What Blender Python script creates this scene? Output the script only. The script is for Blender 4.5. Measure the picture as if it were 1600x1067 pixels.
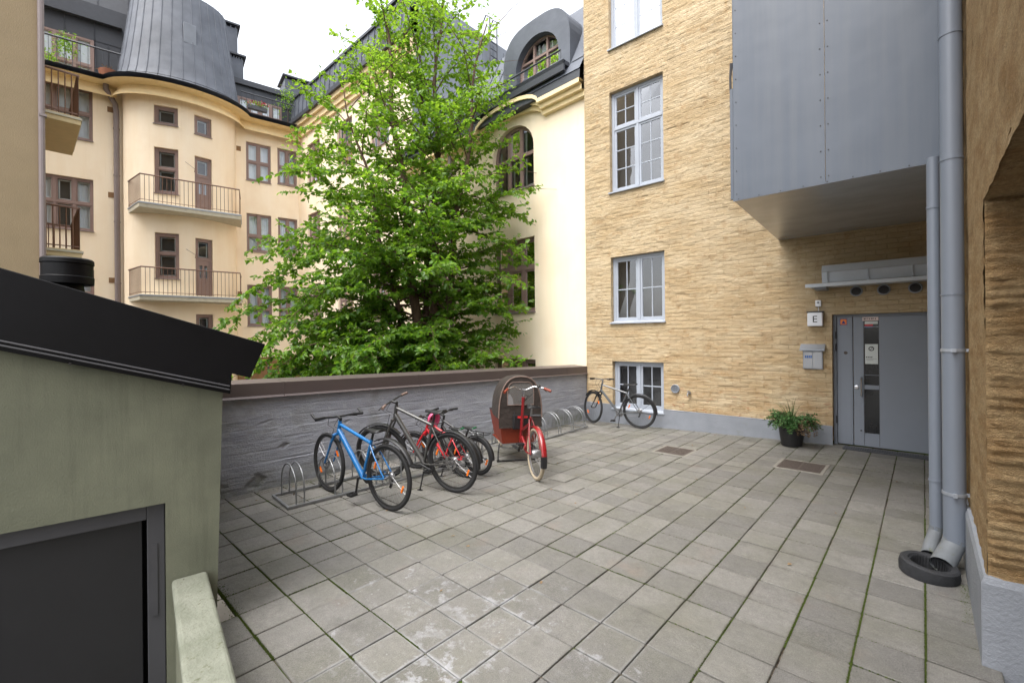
import bpy, bmesh, math, random
import numpy as np
from mathutils import Vector, Matrix
for o in list(bpy.data.objects): bpy.data.objects.remove(o)
sc = bpy.context.scene
COL = sc.collection
R_ = math.radians
random.seed(7); RNG = np.random.default_rng(7)

# ------------------------------------------------------------------ camera
CAMH = 1.8155
cam_d = bpy.data.cameras.new('camera'); cam = bpy.data.objects.new('camera', cam_d); COL.objects.link(cam)
sc.camera = cam
yaw, roll = R_(-42.49), R_(-0.53)
fw = Vector((math.sin(yaw), math.cos(yaw), 0)); rt = fw.cross(Vector((0, 0, 1))); up = Vector((0, 0, 1))
r2 = rt*math.cos(roll)+up*math.sin(roll); u2 = -rt*math.sin(roll)+up*math.cos(roll)
m = Matrix((r2, u2, -fw)).transposed().to_4x4(); m.translation = (0, 0, CAMH)
cam.matrix_world = m
cam_d.sensor_width = 36; cam_d.lens = 702.6/1600*36; cam_d.shift_y = -5.4/1600
cam_d.clip_start = 0.05; cam_d.clip_end = 500

# ------------------------------------------------------------------ sky and sun (bright overcast)
SUN_EL, SUN_AZ = 64, 176          # azimuth: direction the light comes from, clockwise from +y
w = bpy.data.worlds.new('World'); sc.world = w; w.use_nodes = True
nt = w.node_tree; nt.nodes.clear()
sky = nt.nodes.new('ShaderNodeTexSky'); sky.sky_type = 'NISHITA'; sky.sun_disc = False
sky.sun_elevation = R_(SUN_EL); sky.sun_rotation = R_(SUN_AZ); sky.air_density = 1.0; sky.dust_density = 4.0; sky.ozone_density = 1.0
hs = nt.nodes.new('ShaderNodeHueSaturation'); hs.inputs['Saturation'].default_value = 0.22
bg = nt.nodes.new('ShaderNodeBackground'); bg.inputs['Strength'].default_value = 0.15
wo = nt.nodes.new('ShaderNodeOutputWorld')
nt.links.new(sky.outputs[0], hs.inputs['Color']); nt.links.new(hs.outputs[0], bg.inputs['Color']); nt.links.new(bg.outputs[0], wo.inputs['Surface'])
sd = bpy.data.lights.new('sun', 'SUN'); so = bpy.data.objects.new('sun', sd); COL.objects.link(so)
sd.energy = 0.5; sd.angle = R_(55); sd.color = (1, .96, .9)
dv = Vector((math.sin(R_(SUN_AZ))*math.cos(R_(SUN_EL)), math.cos(R_(SUN_AZ))*math.cos(R_(SUN_EL)), math.sin(R_(SUN_EL))))
so.rotation_euler = dv.to_track_quat('Z', 'Y').to_euler(); so.location = (0, 0, 30)
sc.view_settings.view_transform = 'Standard'; sc.view_settings.look = 'None'; sc.view_settings.gamma = 1
sc.view_settings.exposure = 1.88
sc.render.engine = 'CYCLES'
sc.cycles.max_bounces = 8; sc.cycles.diffuse_bounces = 4; sc.cycles.transparent_max_bounces = 12

# ------------------------------------------------------------------ materials
MATS = {}
def srgb(r, g, b):
    f = lambda c: (c/255/12.92) if c/255 <= .04045 else ((c/255+.055)/1.055)**2.4
    return (f(r), f(g), f(b))
class NB:
    def __init__(s, name):
        s.m = bpy.data.materials.new(name); s.m.use_nodes = True; s.t = s.m.node_tree; s.t.nodes.clear()
        s.out = s.t.nodes.new('ShaderNodeOutputMaterial'); MATS[name] = s.m
    def n(s, typ, inp=None, **a):
        x = s.t.nodes.new('ShaderNode'+typ)
        for k, v in a.items(): setattr(x, k, v)
        for k, v in (inp or {}).items():
            sock = x.inputs[k]
            if isinstance(v, bpy.types.NodeSocket): s.t.links.new(v, sock)
            else:
                if isinstance(v, tuple) and len(v) == 3 and sock.type == 'RGBA': v = (*v, 1)
                sock.default_value = v
        return x
    def pos(s, scale=(1, 1, 1), obj=False, rot=0):
        g = s.n('TexCoord').outputs['Object'] if obj else s.n('NewGeometry').outputs['Position']
        mp = s.n('Mapping', {'Vector': g, 'Scale': scale}); mp.inputs['Rotation'].default_value[2] = rot
        return mp.outputs[0]
    def noise(s, v, sc_, det=5, rough=.55, dist=0):
        return s.n('TexNoise', {'Vector': v, 'Scale': sc_, 'Detail': det, 'Roughness': rough, 'Distortion': dist}).outputs['Fac']
    def ramp(s, f, a, b, ca=(0, 0, 0), cb=(1, 1, 1)):
        x = s.n('ValToRGB', {'Fac': f}); e = x.color_ramp.elements
        e[0].position, e[1].position = a, b; e[0].color = (*ca, 1); e[1].color = (*cb, 1); return x.outputs[0]
    def mix(s, f, a, b, mode='MIX'):
        x = s.n('Mix', data_type='RGBA', blend_type=mode)
        for i, v in ((0, f), (6, a), (7, b)):
            sock = x.inputs[i]
            if isinstance(v, bpy.types.NodeSocket): s.t.links.new(v, sock)
            else: sock.default_value = v if i == 0 else (*v, 1)
        return x.outputs[2]
    def math(s, op, a, b=0.0, c=0.0):
        x = s.n('Math', operation=op)
        for i, v in enumerate((a, b, c)):
            if isinstance(v, bpy.types.NodeSocket): s.t.links.new(v, x.inputs[i])
            else: x.inputs[i].default_value = v
        return x.outputs[0]
    def bump(s, h, dist, strength=1.0, nrm=None):
        i = {'Height': h, 'Distance': dist, 'Strength': strength}
        if nrm: i['Normal'] = nrm
        return s.n('Bump', i).outputs[0]
    def pbr(s, col, rough=.6, metal=0, normal=None, spec=.5, **k):
        i = {'Base Color': col, 'Roughness': rough, 'Metallic': metal, 'Specular IOR Level': spec}
        if normal: i['Normal'] = normal
        i.update(k)
        p = s.n('BsdfPrincipled', i); s.t.links.new(p.outputs[0], s.out.inputs[0]); return s.m
def mul(c, k): return tuple(min(1, x*k) for x in c)
def mat(name, col, rough=.6, metal=0, var=.08, vs=5, bump=0, bs=60, spec=.5, obj=False, stretch=(1, 1, 1), col2=None, c2=(.55, .7), c2s=3, rvar=.1, **kw):
    b = NB(name); p = b.pos(stretch, obj)
    n1 = b.noise(p, vs)
    c = b.mix(b.ramp(n1, .3, .7), mul(col, 1-var), mul(col, 1+var))
    if col2: c = b.mix(b.ramp(b.noise(p, c2s, 7, .62), *c2), c, col2)
    nrm = b.bump(b.noise(p, bs, 4), bump) if bump else None
    r = b.math('MULTIPLY_ADD', b.noise(p, vs*2.3, 4), rvar*2, rough-rvar)
    return b.pbr(c, r, metal, nrm, spec, **kw)

def make_materials():
    # pavers: cement grey, per-slab tone, pale lime bloom in patches, a little algae
    b = NB('paver'); p = b.pos(); rnd = b.n('ObjectInfo').outputs['Random']
    tone = b.n('Attribute', attribute_name='tone', attribute_type='GEOMETRY').outputs['Fac']
    rnd = b.math('FRACT', b.math('ADD', rnd, tone))
    base = b.mix(rnd, srgb(98, 97, 95), srgb(139, 136, 131))
    hsv = b.n('HueSaturation', {'Color': base, 'Hue': b.math('MULTIPLY_ADD', rnd, .02, .49), 'Saturation': 1.0}).outputs[0]
    agg = b.noise(p, 170, 3, .7)
    c = b.mix(b.ramp(agg, .35, .68), srgb(84, 82, 79), srgb(160, 157, 151)); c = b.mix(.5, hsv, c)
    big = b.noise(p, 1.3, 6, .6); c = b.mix(b.ramp(big, .42, .72), c, b.mix(.5, c, srgb(98, 98, 78)))
    warm = b.noise(b.pos((1, 1, 1), rot=.6), 2.6, 4); c = b.mix(b.ramp(warm, .62, .85), c, srgb(128, 116, 106))
    # pale bloom, strongest in the middle foreground where water stands
    sp = b.n('SeparateXYZ', {'Vector': p}); X, Y = sp.outputs[0], sp.outputs[1]
    dx = b.math('DIVIDE', b.math('ADD', X, 2.15), 1.5); dy = b.math('DIVIDE', b.math('SUBTRACT', Y, 1.85), 1.15)
    d = b.math('ADD', b.math('POWER', b.math('ABSOLUTE', dx), 2.0), b.math('POWER', b.math('ABSOLUTE', dy), 2.0))
    near = b.math('SUBTRACT', 1.0, b.math('MINIMUM', d, 1.0))
    thr = b.math('MULTIPLY_ADD', near, -.2, .70)
    sl = b.math('MULTIPLY_ADD', b.math('SUBTRACT', rnd, .5), .07, thr)
    st = b.noise(p, 9, 9, .72); fac = b.n('MapRange', {'Value': b.math('SUBTRACT', st, sl), 'From Min': 0.0, 'From Max': .07}).outputs[0]
    st2 = b.noise(p, 2.2, 4, .6); fac = b.math('MULTIPLY', fac, b.ramp(st2, .38, .62))
    c = b.mix(b.math('MULTIPLY', fac, .62), c, srgb(182, 183, 188))
    blot = b.noise(p, 55, 2, .5); sp2 = b.math('MULTIPLY', b.ramp(blot, .68, .74), b.math('MULTIPLY_ADD', near, .5, .12)); c = b.mix(sp2, c, srgb(182, 182, 184))
    mot = b.noise(p, 22, 6, .7); c = b.mix(b.ramp(mot, .3, .72), b.mix(.28, c, (.02, .02, .02)), c); mo2 = b.noise(p, 6, 5, .65); c = b.mix(b.ramp(mo2, .35, .65), b.mix(.16, c, (.03, .028, .025)), c)
    def dist(v, o): f_ = b.math('FRACT', b.math('DIVIDE', b.math('SUBTRACT', v, o), .305)); return b.math('MINIMUM', f_, b.math('SUBTRACT', 1.0, f_))
    ed = b.math('MINIMUM', dist(X, -.0045+3.05), dist(Y, 2.79-3.05*3)); en = b.noise(p, 14, 6, .7)
    eg = b.math('MULTIPLY', b.n('MapRange', {'Value': b.math('MULTIPLY_ADD', en, .12, ed), 'From Min': .145, 'From Max': .05}).outputs[0], b.ramp(b.noise(p, 1.9, 4), .35, .6)); c = b.mix(b.math('MULTIPLY', eg, .55), c, srgb(74, 70, 62))
    ew_ = b.math('MULTIPLY', b.n('MapRange', {'Value': b.math('MULTIPLY_ADD', en, .1, ed), 'From Min': .125, 'From Max': .06}).outputs[0], b.math('MULTIPLY', near, b.ramp(b.noise(p, 1.3, 3), .42, .58))); c = b.mix(b.math('MULTIPLY', ew_, .5), c, srgb(178, 179, 184))
    dark_fac = b.noise(p, 70, 2); c = b.mix(b.ramp(dark_fac, .77, .82), c, srgb(70, 64, 58))  # small dirt specks
    c = b.mix(b.ramp(b.noise(p, 3.1, 5, .65), .6, .82), c, srgb(84, 82, 78))
    h = b.math('ADD', b.math('MULTIPLY', agg, .5), b.noise(p, 40, 4))
    b.pbr(c, b.math('MULTIPLY_ADD', st, .4, .45), 0, b.bump(h, .005, .9), .4)
    # joint bed with moss
    b = NB('joint_bed'); p = b.pos()
    c = b.mix(b.ramp(b.noise(p, 30, 6), .4, .6), srgb(58, 50, 42), srgb(100, 92, 80)); c = b.mix(b.ramp(b.noise(p, 2.3, 5), .45, .6), c, srgb(66, 82, 30))
    b.pbr(c, .95, 0, b.bump(b.noise(p, 200), .004), .2)
    mat('moss', srgb(66, 78, 34), .95, var=.35, vs=60, spec=.1)
    # ochre limewashed brick
    b = NB('ochre_brick'); p = b.pos((1, 1, 1)); ps = b.pos((.8, .8, 2.2))
    c = b.mix(b.ramp(b.noise(ps, 1.6, 6, .6), .35, .65), srgb(180, 157, 122), srgb(195, 176, 145))
    c = b.mix(b.ramp(b.noise(p, 5, 7, .65), .55, .75), c, srgb(164, 134, 96))
    c = b.mix(b.ramp(b.noise(ps, 9, 6, .7), .57, .72), c, srgb(206, 190, 162))
    z = b.n('SeparateXYZ', {'Vector': p}).outputs[2]
    lowm = b.n('MapRange', {'Value': z, 'From Min': .95, 'From Max': .25}).outputs[0]
    rb = b.math('MULTIPLY', b.ramp(b.noise(b.pos((1, 1, 3)), 7, 5, .6), .6, .66), lowm); c = b.mix(rb, c, srgb(156, 92, 66))
    dark_fac = b.math('MULTIPLY', b.ramp(b.noise(ps, 2.2, 6, .6), .45, .7), b.n('MapRange', {'Value': z, 'From Min': 3.2, 'From Max': .3}).outputs[0]); c = b.mix(b.math('MULTIPLY', dark_fac, .6), c, srgb(164, 130, 88))  # darker ochre patches, stronger towards the foot of the wall
    oc = b.n('SeparateXYZ', {'Vector': b.pos(obj=True)}); wz = b.math('MULTIPLY_ADD', b.noise(p, 5, 3), .03, oc.outputs[2]); wxx = b.math('MULTIPLY_ADD', b.noise(p, 9, 2), .03, oc.outputs[0])
    bk = b.n('TexBrick', {'Vector': b.n('CombineXYZ', {'X': wxx, 'Y': wz}).outputs[0], 'Scale': 1.0, 'Brick Width': .265, 'Row Height': .079, 'Mortar Size': .009, 'Mortar Smooth': .7, 'Color1': (.62, .62, .62), 'Color2': (1, 1, 1), 'Mortar': (.5, .5, .5), 'Bias': .1}, offset=.5)
    bf = b.math('MULTIPLY', .34, b.ramp(b.noise(p, 1.7, 4), .3, .6)); c = b.mix(bf, c, b.mix(1.0, c, bk.outputs['Color'], 'MULTIPLY'))
    hh = b.math('ADD', b.noise(b.pos((1, 1, 1.6)), 34, 7, .7), b.math('MULTIPLY', b.noise(p, 120, 4), .5))
    b.pbr(c, .9, 0, b.bump(b.math('MULTIPLY_ADD', bk.outputs['Fac'], -.45, hh), .014, 1.0), .2)
    # coarse render of the arch pier
    b = NB('pier_render'); p = b.pos()
    c = b.mix(b.ramp(b.noise(b.pos((1, 1, 3)), 3, 7, .65), .35, .7), srgb(186, 150, 104), srgb(222, 194, 150))
    c = b.mix(b.ramp(b.noise(p, 14, 6, .7), .55, .8), c, srgb(142, 108, 72))
    c = b.mix(b.ramp(b.noise(b.pos((1, 1, 2.2)), 42, 6, .75), .42, .62), b.mix(.38, c, srgb(96, 70, 44)), c)
    c = b.mix(b.ramp(b.noise(p, 150, 3), .62, .75), c, srgb(226, 204, 170))
    b.pbr(c, .92, 0, b.bump(b.math('ADD', b.noise(b.pos((1, 1, 1.8)), 60, 7, .75), b.noise(p, 200, 3)), .03, 1.0), .15)
    # painted concrete
    b = NB('grey_concrete'); p = b.pos(); ps = b.pos((1, 1, 5))
    c = b.mix(b.ramp(b.noise(ps, 2.5, 6, .6), .35, .7), srgb(150, 153, 163), srgb(170, 173, 181))
    c = b.mix(b.ramp(b.noise(p, 7, 8, .7), .6, .78), c, srgb(186, 188, 192)); c = b.mix(b.ramp(b.noise(p, 2.1, 5), .6, .8), c, srgb(134, 136, 133))
    z = b.n('SeparateXYZ', {'Vector': p}).outputs[2]; alg = b.math('MULTIPLY', b.n('MapRange', {'Value': z, 'From Min': .3, 'From Max': -.05}).outputs[0], b.ramp(b.noise(p, 3, 6, .7), .38, .6)); c = b.mix(b.math('MULTIPLY', alg, .7), c, srgb(98, 102, 72))
    b.pbr(c, .75, 0, b.bump(b.math('ADD', b.noise(p, 45, 7, .65), b.noise(b.pos((1, 1, 7)), 12, 5)), .008, .9), .35)
    mat('plinth_paint', srgb(128, 132, 139), .7, var=.08, vs=4, bump=.006, bs=60, col2=srgb(120, 122, 120), c2=(.58, .8))
    # smooth cream render
    b = NB('cream_render'); p = b.pos(); ps = b.pos((2.2, 2.2, .35))
    c = b.mix(b.ramp(b.noise(ps, 1.2, 5), .3, .7), srgb(241, 223, 195), srgb(245, 230, 206)); c = b.mix(b.math('MULTIPLY', b.ramp(b.noise(b.pos((6, 6, .3)), 1.6, 6, .65), .55, .8), .22), c, srgb(206, 180, 144)); c = b.mix(b.ramp(b.noise(p, .7, 5), .5, .8), c, srgb(234, 213, 184))
    b.pbr(c, .85, 0, b.bump(b.noise(p, 60), .002), .3)
    mat('cream_cornice', srgb(236, 214, 168), .8, var=.05)
    mat('tan_render', srgb(138, 121, 94), .88, var=.05, vs=2, bump=.006, bs=45)
    mat('tan_soffit', srgb(206, 186, 146), .85, var=.05)
    mat('brown_base', srgb(132, 100, 68), .85, var=.1)
    b = NB('shed_render'); p = b.pos()
    c = b.mix(b.ramp(b.noise(p, 2.2, 6, .6), .3, .7), srgb(96, 98, 84), srgb(114, 116, 99)); c = b.mix(b.math('MULTIPLY', b.ramp(b.noise(b.pos((7, 7, .5)), 2, 6, .7), .5, .8), .5), c, srgb(76, 78, 66)); c = b.mix(b.math('MULTIPLY', b.ramp(b.noise(p, 24, 6, .75), .62, .75), .5), c, srgb(124, 126, 108))
    b.pbr(c, .85, 0, b.bump(b.math('ADD', b.noise(p, 120, 5, .7), b.noise(p, 6, 3)), .004, .8), .25)
    b = NB('parapet_cap'); p = b.pos()
    c = b.mix(b.ramp(b.noise(p, 6, 6), .3, .7), srgb(104, 107, 94), srgb(128, 130, 118)); c = b.mix(b.ramp(b.noise(p, 16, 8, .75), .57, .70), c, srgb(72, 74, 48)); c = b.mix(b.ramp(b.noise(p, 38, 5), .69, .75), c, srgb(60, 54, 44))
    b.pbr(c, .85, 0, b.bump(b.noise(p, 50, 6), .006), .3)
    mat('black_fascia', (.003, .003, .004), .5, spec=.22, var=.2, bump=.0008, bs=220, rvar=.06)
    mat('dark_door', (.013, .013, .015), .5, var=.1)
    mat('dark_frame', (.05, .05, .056), .5, var=.08)
    b = NB('roof_metal'); p = b.pos()
    c = b.mix(b.ramp(b.noise(p, 1.4, 6), .3, .7), srgb(74, 79, 88), srgb(96, 101, 111))
    b.pbr(c, b.math('MULTIPLY_ADD', b.noise(p, 3, 5), .2, .5), 0, b.bump(b.noise(p, 3, 3), .03, .35), .5)
    mat('roof_metal_dark', srgb(60, 63, 70), .5, var=.08, metal=.1)
    mat('roof_metal_pale', srgb(118, 123, 131), .45, var=.08, metal=.1)
    b = NB('box_steel'); p = b.pos()
    c = b.mix(b.ramp(b.noise(p, 1.2, 6), .3, .7), srgb(74, 82, 94), srgb(83, 91, 103)); c = b.mix(b.ramp(b.noise(b.pos((5, 5, .25)), 2.2, 5), .4, .75), c, mul(srgb(97, 104, 114), .82)); c = b.mix(b.ramp(b.noise(p, 9, 8, .7), .7, .8), c, srgb(106, 112, 120))
    b.pbr(c, b.math('MULTIPLY_ADD', b.noise(p, 2, 5), .2, .32), 0, b.bump(b.noise(p, 1.3, 3), .03, .4), .5)
    b = NB('soffit_steel'); p = b.pos()
    c = b.mix(b.ramp(b.noise(p, 2, 6), .3, .7), srgb(142, 145, 150), srgb(158, 161, 165))
    b.pbr(c, .17, .0, b.bump(b.noise(p, 2.2, 2), .02, .25), .6)
    mat('pipe_paint', srgb(112, 119, 130), .42, var=.05, vs=3, stretch=(1, 1, .5))
    mat('shoe_zinc', srgb(104, 108, 112), .5, var=.1, vs=12, col2=srgb(88, 92, 50), c2=(.56, .7), c2s=9)
    mat('screw', srgb(60, 58, 58), .5, metal=.6)
    mat('rubber', (.02, .021, .024), .75, var=.3, vs=20, bump=.003, bs=120)
    mat('white_window', srgb(158, 164, 174), .45, var=.03)
    mat('pale_sash', srgb(214, 214, 210), .5, var=.03)
    mat('brown_window', srgb(134, 112, 105), .5, var=.06)
    mat('brown_metal', srgb(112, 82, 66), .5, var=.08)
    mat('brown_pipe', srgb(122, 110, 108), .5, var=.05)
    mat('coping_brown', srgb(88, 78, 76), .42, var=.05, vs=2, metal=.1, bump=.002, bs=5)
    mat('canopy_paint', srgb(196, 203, 213), .4, var=.05)
    mat('zinc', srgb(150, 155, 163), .4, metal=.3, var=.06)
    mat('balcony_concrete', srgb(190, 184, 166), .85, var=.1, vs=8)
    mat('curtain', srgb(226, 228, 232), .9, var=.05)
    mat('interior', srgb(84, 80, 78), .9, var=.3, vs=1.5)
    b = NB('glass'); fr = b.n('Fresnel', {'IOR': 1.55}).outputs[0]
    f = b.math('MINIMUM', b.math('MULTIPLY_ADD', fr, 1.35, .02), 1.0)
    tr = b.n('BsdfTransparent', {'Color': (.86, .9, .92)}); gl = b.n('BsdfGlossy', {'Color': (.95, .97, 1), 'Roughness': .015})
    mx = b.n('MixShader', {0: f, 1: tr.outputs[0], 2: gl.outputs[0]}); b.t.links.new(mx.outputs[0], b.out.inputs[0])
    # leaves
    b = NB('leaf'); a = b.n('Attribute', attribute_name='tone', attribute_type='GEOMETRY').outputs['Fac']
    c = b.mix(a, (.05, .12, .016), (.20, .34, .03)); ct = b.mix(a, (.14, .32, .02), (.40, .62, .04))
    d = b.n('BsdfPrincipled', {'Base Color': c, 'Roughness': .42, 'Specular IOR Level': .5}); t = b.n('BsdfTranslucent', {'Color': ct})
    mx = b.n('MixShader', {0: .5, 1: d.outputs[0], 2: t.outputs[0]}); b.t.links.new(mx.outputs[0], b.out.inputs[0])
    mat('bark', srgb(86, 66, 52), .85, var=.25, vs=14, bump=.01, bs=30, stretch=(1, 1, .3))
    mat('fern', (.05, .13, .03), .6, var=.5, vs=30); mat('dry_leaf', (.19, .13, .07), .8, var=.4, vs=30); mat('grass_blade', (.09, .14, .04), .6, var=.5, vs=30)
    mat('soil', (.03, .024, .018), .95)
    mat('pot_black', (.016, .016, .017), .5, var=.1, obj=True)
    # bicycles
    def paint(n, c, r=.28, **k): mat(n, c, r, var=.04, obj=True, rvar=.04, **{'Coat Weight': .5, 'Coat Roughness': .08}, **k)
    paint('blue_paint', (.010, .135, .37)); paint('red_paint', (.50, .012, .022)); paint('cargo_red', (.22, .008, .011)); paint('gunmetal', (.09, .088, .085), .32, metal=.5); paint('silver_grey', (.13, .135, .14), .35, metal=.5)
    paint('black_paint', (.012, .012, .013)); paint('pink_plastic', (.62, .09, .2), .4)
    mat('tyre', (.014, .014, .015), .8, obj=True, bump=.002, bs=150); mat('tan_tyre', (.34, .28, .2), .8, obj=True)
    mat('black_plastic', (.012, .012, .013), .45, obj=True); mat('chrome', (.6, .6, .62), .22, metal=1, obj=True, var=.03, rvar=.05); mat('alloy', (.34, .34, .35), .38, metal=.9, obj=True)
    mat('rim_black', (.02, .02, .02), .4, obj=True); mat('reflector', (.75, .16, .01), .25, obj=True); mat('saddle_black', (.012, .012, .013), .55, obj=True)
    mat('galvanised', (.3, .31, .32), .45, metal=.8, var=.15, vs=9); mat('grip_brown', (.16, .11, .09), .7, obj=True); mat('green_trim', (.02, .3, .1), .5, obj=True)
    mat('ply_box', srgb(118, 44, 22), .5, var=.12, vs=6, obj=True, stretch=(1, 6, 6)); mat('ply_front', srgb(96, 52, 50), .5, var=.08, obj=True); mat('canopy_cloth', srgb(46, 38, 33), .8, var=.18, vs=7, obj=True, bump=.02, bs=9)
    b = NB('vinyl'); tr = b.n('BsdfTransparent', {'Color': (.8, .78, .76)}); gl = b.n('BsdfPrincipled', {'Base Color': (.35, .33, .31), 'Roughness': .2}); mx = b.n('MixShader', {0: .35, 1: tr.outputs[0], 2: gl.outputs[0]}); b.t.links.new(mx.outputs[0], b.out.inputs[0])
    # entrance
    mat('door_paint', srgb(128, 134, 144), .5, var=.04, vs=2, bump=.0008, bs=200); mat('door_glass', (.012, .013, .015), .08, var=.2, rvar=.02)
    mat('paper', srgb(206, 210, 208), .7, var=.03); mat('ink', (.01, .01, .012), .6); mat('sign_white', srgb(222, 224, 230), .35, var=.02)
    mat('orange', (.8, .2, .01), .5); mat('blue_print', (.01, .02, .2), .5); mat('red_print', (.6, .03, .03), .5); mat('pale_print', srgb(216, 196, 192), .5); mat('bluewhite_print', (.03, .12, .4), .5)
    mat('rust_iron', srgb(86, 77, 72), .7, metal=.3, var=.2, vs=30, bump=.006, bs=90); mat('mat_grating', srgb(84, 86, 90), .6, metal=.4, var=.15, vs=30)
    mat('concrete_rim', srgb(128, 124, 116), .9, var=.12, vs=20, bump=.004, bs=80); mat('terracotta', srgb(150, 96, 72), .8)
    mat('dark_ground', srgb(80, 76, 70), .9)
make_materials()
M = MATS

# ------------------------------------------------------------------ mesh helpers
class MB:
    def __init__(s): s.v = []; s.f = []
    def add(s, vs, fs):
        k = len(s.v); s.v += [tuple(x) for x in vs]; s.f += [tuple(i+k for i in f) for f in fs]; return s
    def box(s, a, b, xf=None):
        x0, y0, z0 = [min(p, q) for p, q in zip(a, b)]; x1, y1, z1 = [max(p, q) for p, q in zip(a, b)]
        vs = [(x0, y0, z0), (x1, y0, z0), (x1, y1, z0), (x0, y1, z0), (x0, y0, z1), (x1, y0, z1), (x1, y1, z1), (x0, y1, z1)]
        if xf: vs = [xf @ Vector(p) for p in vs]
        return s.add(vs, [(0, 3, 2, 1), (4, 5, 6, 7), (0, 1, 5, 4), (1, 2, 6, 5), (2, 3, 7, 6), (3, 0, 4, 7)])
    def tube(s, pts, r, n=8, closed=False, caps=True):
        pts = [Vector(p) for p in pts]; N = len(pts)
        rs = r if isinstance(r, (list, tuple)) else [r]*N
        rings = []; prev = None
        for i, p in enumerate(pts):
            if closed: t = pts[(i+1) % N]-pts[i-1]
            else: t = pts[min(i+1, N-1)]-pts[max(i-1, 0)]
            t.normalize()
            if prev is None:
                a = Vector((0, 0, 1)) if abs(t.z) < .9 else Vector((1, 0, 0)); x = t.cross(a).normalized()
            else: x = (prev-t*prev.dot(t)).normalized()
            prev = x; y = t.cross(x)
            rings.append([p+(x*math.cos(2*math.pi*k/n)+y*math.sin(2*math.pi*k/n))*rs[i] for k in range(n)])
        k0 = len(s.v); s.v += [tuple(q) for R in rings for q in R]
        for i in range(N if closed else N-1):
            j = (i+1) % N
            for k in range(n): s.f.append((k0+i*n+k, k0+i*n+(k+1) % n, k0+j*n+(k+1) % n, k0+j*n+k))
        if caps and not closed:
            s.f.append(tuple(k0+k for k in reversed(range(n)))); s.f.append(tuple(k0+(N-1)*n+k for k in range(n)))
        return s
    def prism(s, poly, fn, a, b):
        """poly: 2D outline (ccw seen against the extrude direction); fn(x,y,t)->3D"""
        n = len(poly); vs = [fn(x, y, a) for x, y in poly]+[fn(x, y, b) for x, y in poly]
        fs = [tuple(range(n)), tuple(reversed(range(n, 2*n)))]+[(i, i+n, (i+1) % n+n, (i+1) % n) for i in range(n)]
        return s.add(vs, fs)
    def lathe(s, prof, c=(0, 0, 0), n=24, axis='z'):
        k0 = len(s.v); m_ = len(prof)
        for i in range(n):
            a = 2*math.pi*i/n
            for r, h in prof:
                p = (r*math.cos(a), r*math.sin(a), h) if axis == 'z' else (r*math.cos(a), h, r*math.sin(a))
                s.v.append((p[0]+c[0], p[1]+c[1], p[2]+c[2]))
        for i in range(n):
            for j in range(m_-1): s.f.append((k0+i*m_+j, k0+((i+1) % n)*m_+j, k0+((i+1) % n)*m_+j+1, k0+i*m_+j+1))
        return s
    def xf(s, m_): s.v = [tuple(m_ @ Vector(p)) for p in s.v]; return s
    def mesh(s, name, mtl, smooth=None):
        me = bpy.data.meshes.new(name); me.from_pydata(s.v, [], s.f)
        bm = bmesh.new(); bm.from_mesh(me); bmesh.ops.recalc_face_normals(bm, faces=bm.faces); bm.to_mesh(me); bm.free()
        me.materials.append(M[mtl])
        if smooth:
            me.polygons.foreach_set('use_smooth', [True]*len(me.polygons)); me.set_sharp_from_angle(angle=R_(smooth))
        me.update(); return me
    def build(s, name, mtl, parent=None, smooth=None, bevel=0, seg=2):
        o = link(name, s.mesh(name, mtl, smooth), parent)
        if bevel:
            b = o.modifiers.new('bevel', 'BEVEL'); b.width = bevel; b.segments = seg; b.limit_method = 'ANGLE'; b.angle_limit = R_(40)
        return o
def link(name, data, parent=None):
    o = bpy.data.objects.new(name, data); COL.objects.link(o)
    if parent: o.parent = parent
    return o
def tag(o, label=None, cat=None, group=None, kind=None):
    for k, v in (('label', label), ('category', cat), ('group', group), ('kind', kind)):
        if v: o[k] = v
    return o
def thing(name, label, cat, loc=(0, 0, 0), rz=0, group=None):
    o = link(name, None); o.location = loc; o.rotation_euler = (0, 0, rz); o.empty_display_size = .2
    return tag(o, label, cat, group)
def bx(*boxes):
    b = MB()
    for a, c in boxes: b.box(a, c)
    return b
# value noise
def vn(x, y, seed=0):
    xi, yi = np.floor(x).astype(np.int64), np.floor(y).astype(np.int64); fx, fy = x-xi, y-yi
    fx = fx*fx*(3-2*fx); fy = fy*fy*(3-2*fy)
    def h(a, b):
        n = (a*374761393+b*668265263+seed*974634541) & 0x7fffffff; n = ((n ^ (n >> 13))*1274126177) & 0x7fffffff
        return ((n ^ (n >> 16)) & 0xffff)/65535.0
    return (h(xi, yi)*(1-fx)+h(xi+1, yi)*fx)*(1-fy)+(h(xi, yi+1)*(1-fx)+h(xi+1, yi+1)*fx)*fy
def fbm(x, y, o=4, seed=0, g=.5):
    a = 1; t = 0; n = 0
    for i in range(o): t = t+a*vn(x*2**i, y*2**i, seed+i*17); n += a; a *= g
    return t/n-.5
def lines(a, b, step, cuts):
    pts = sorted(set([a, b]+[c for c in cuts if a < c < b])); out = []
    for p, q in zip(pts[:-1], pts[1:]):
        n = max(1, int(math.ceil((q-p)/step))); out += [p+(q-p)*i/n for i in range(n)]
    return np.array(out+[b])
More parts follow.
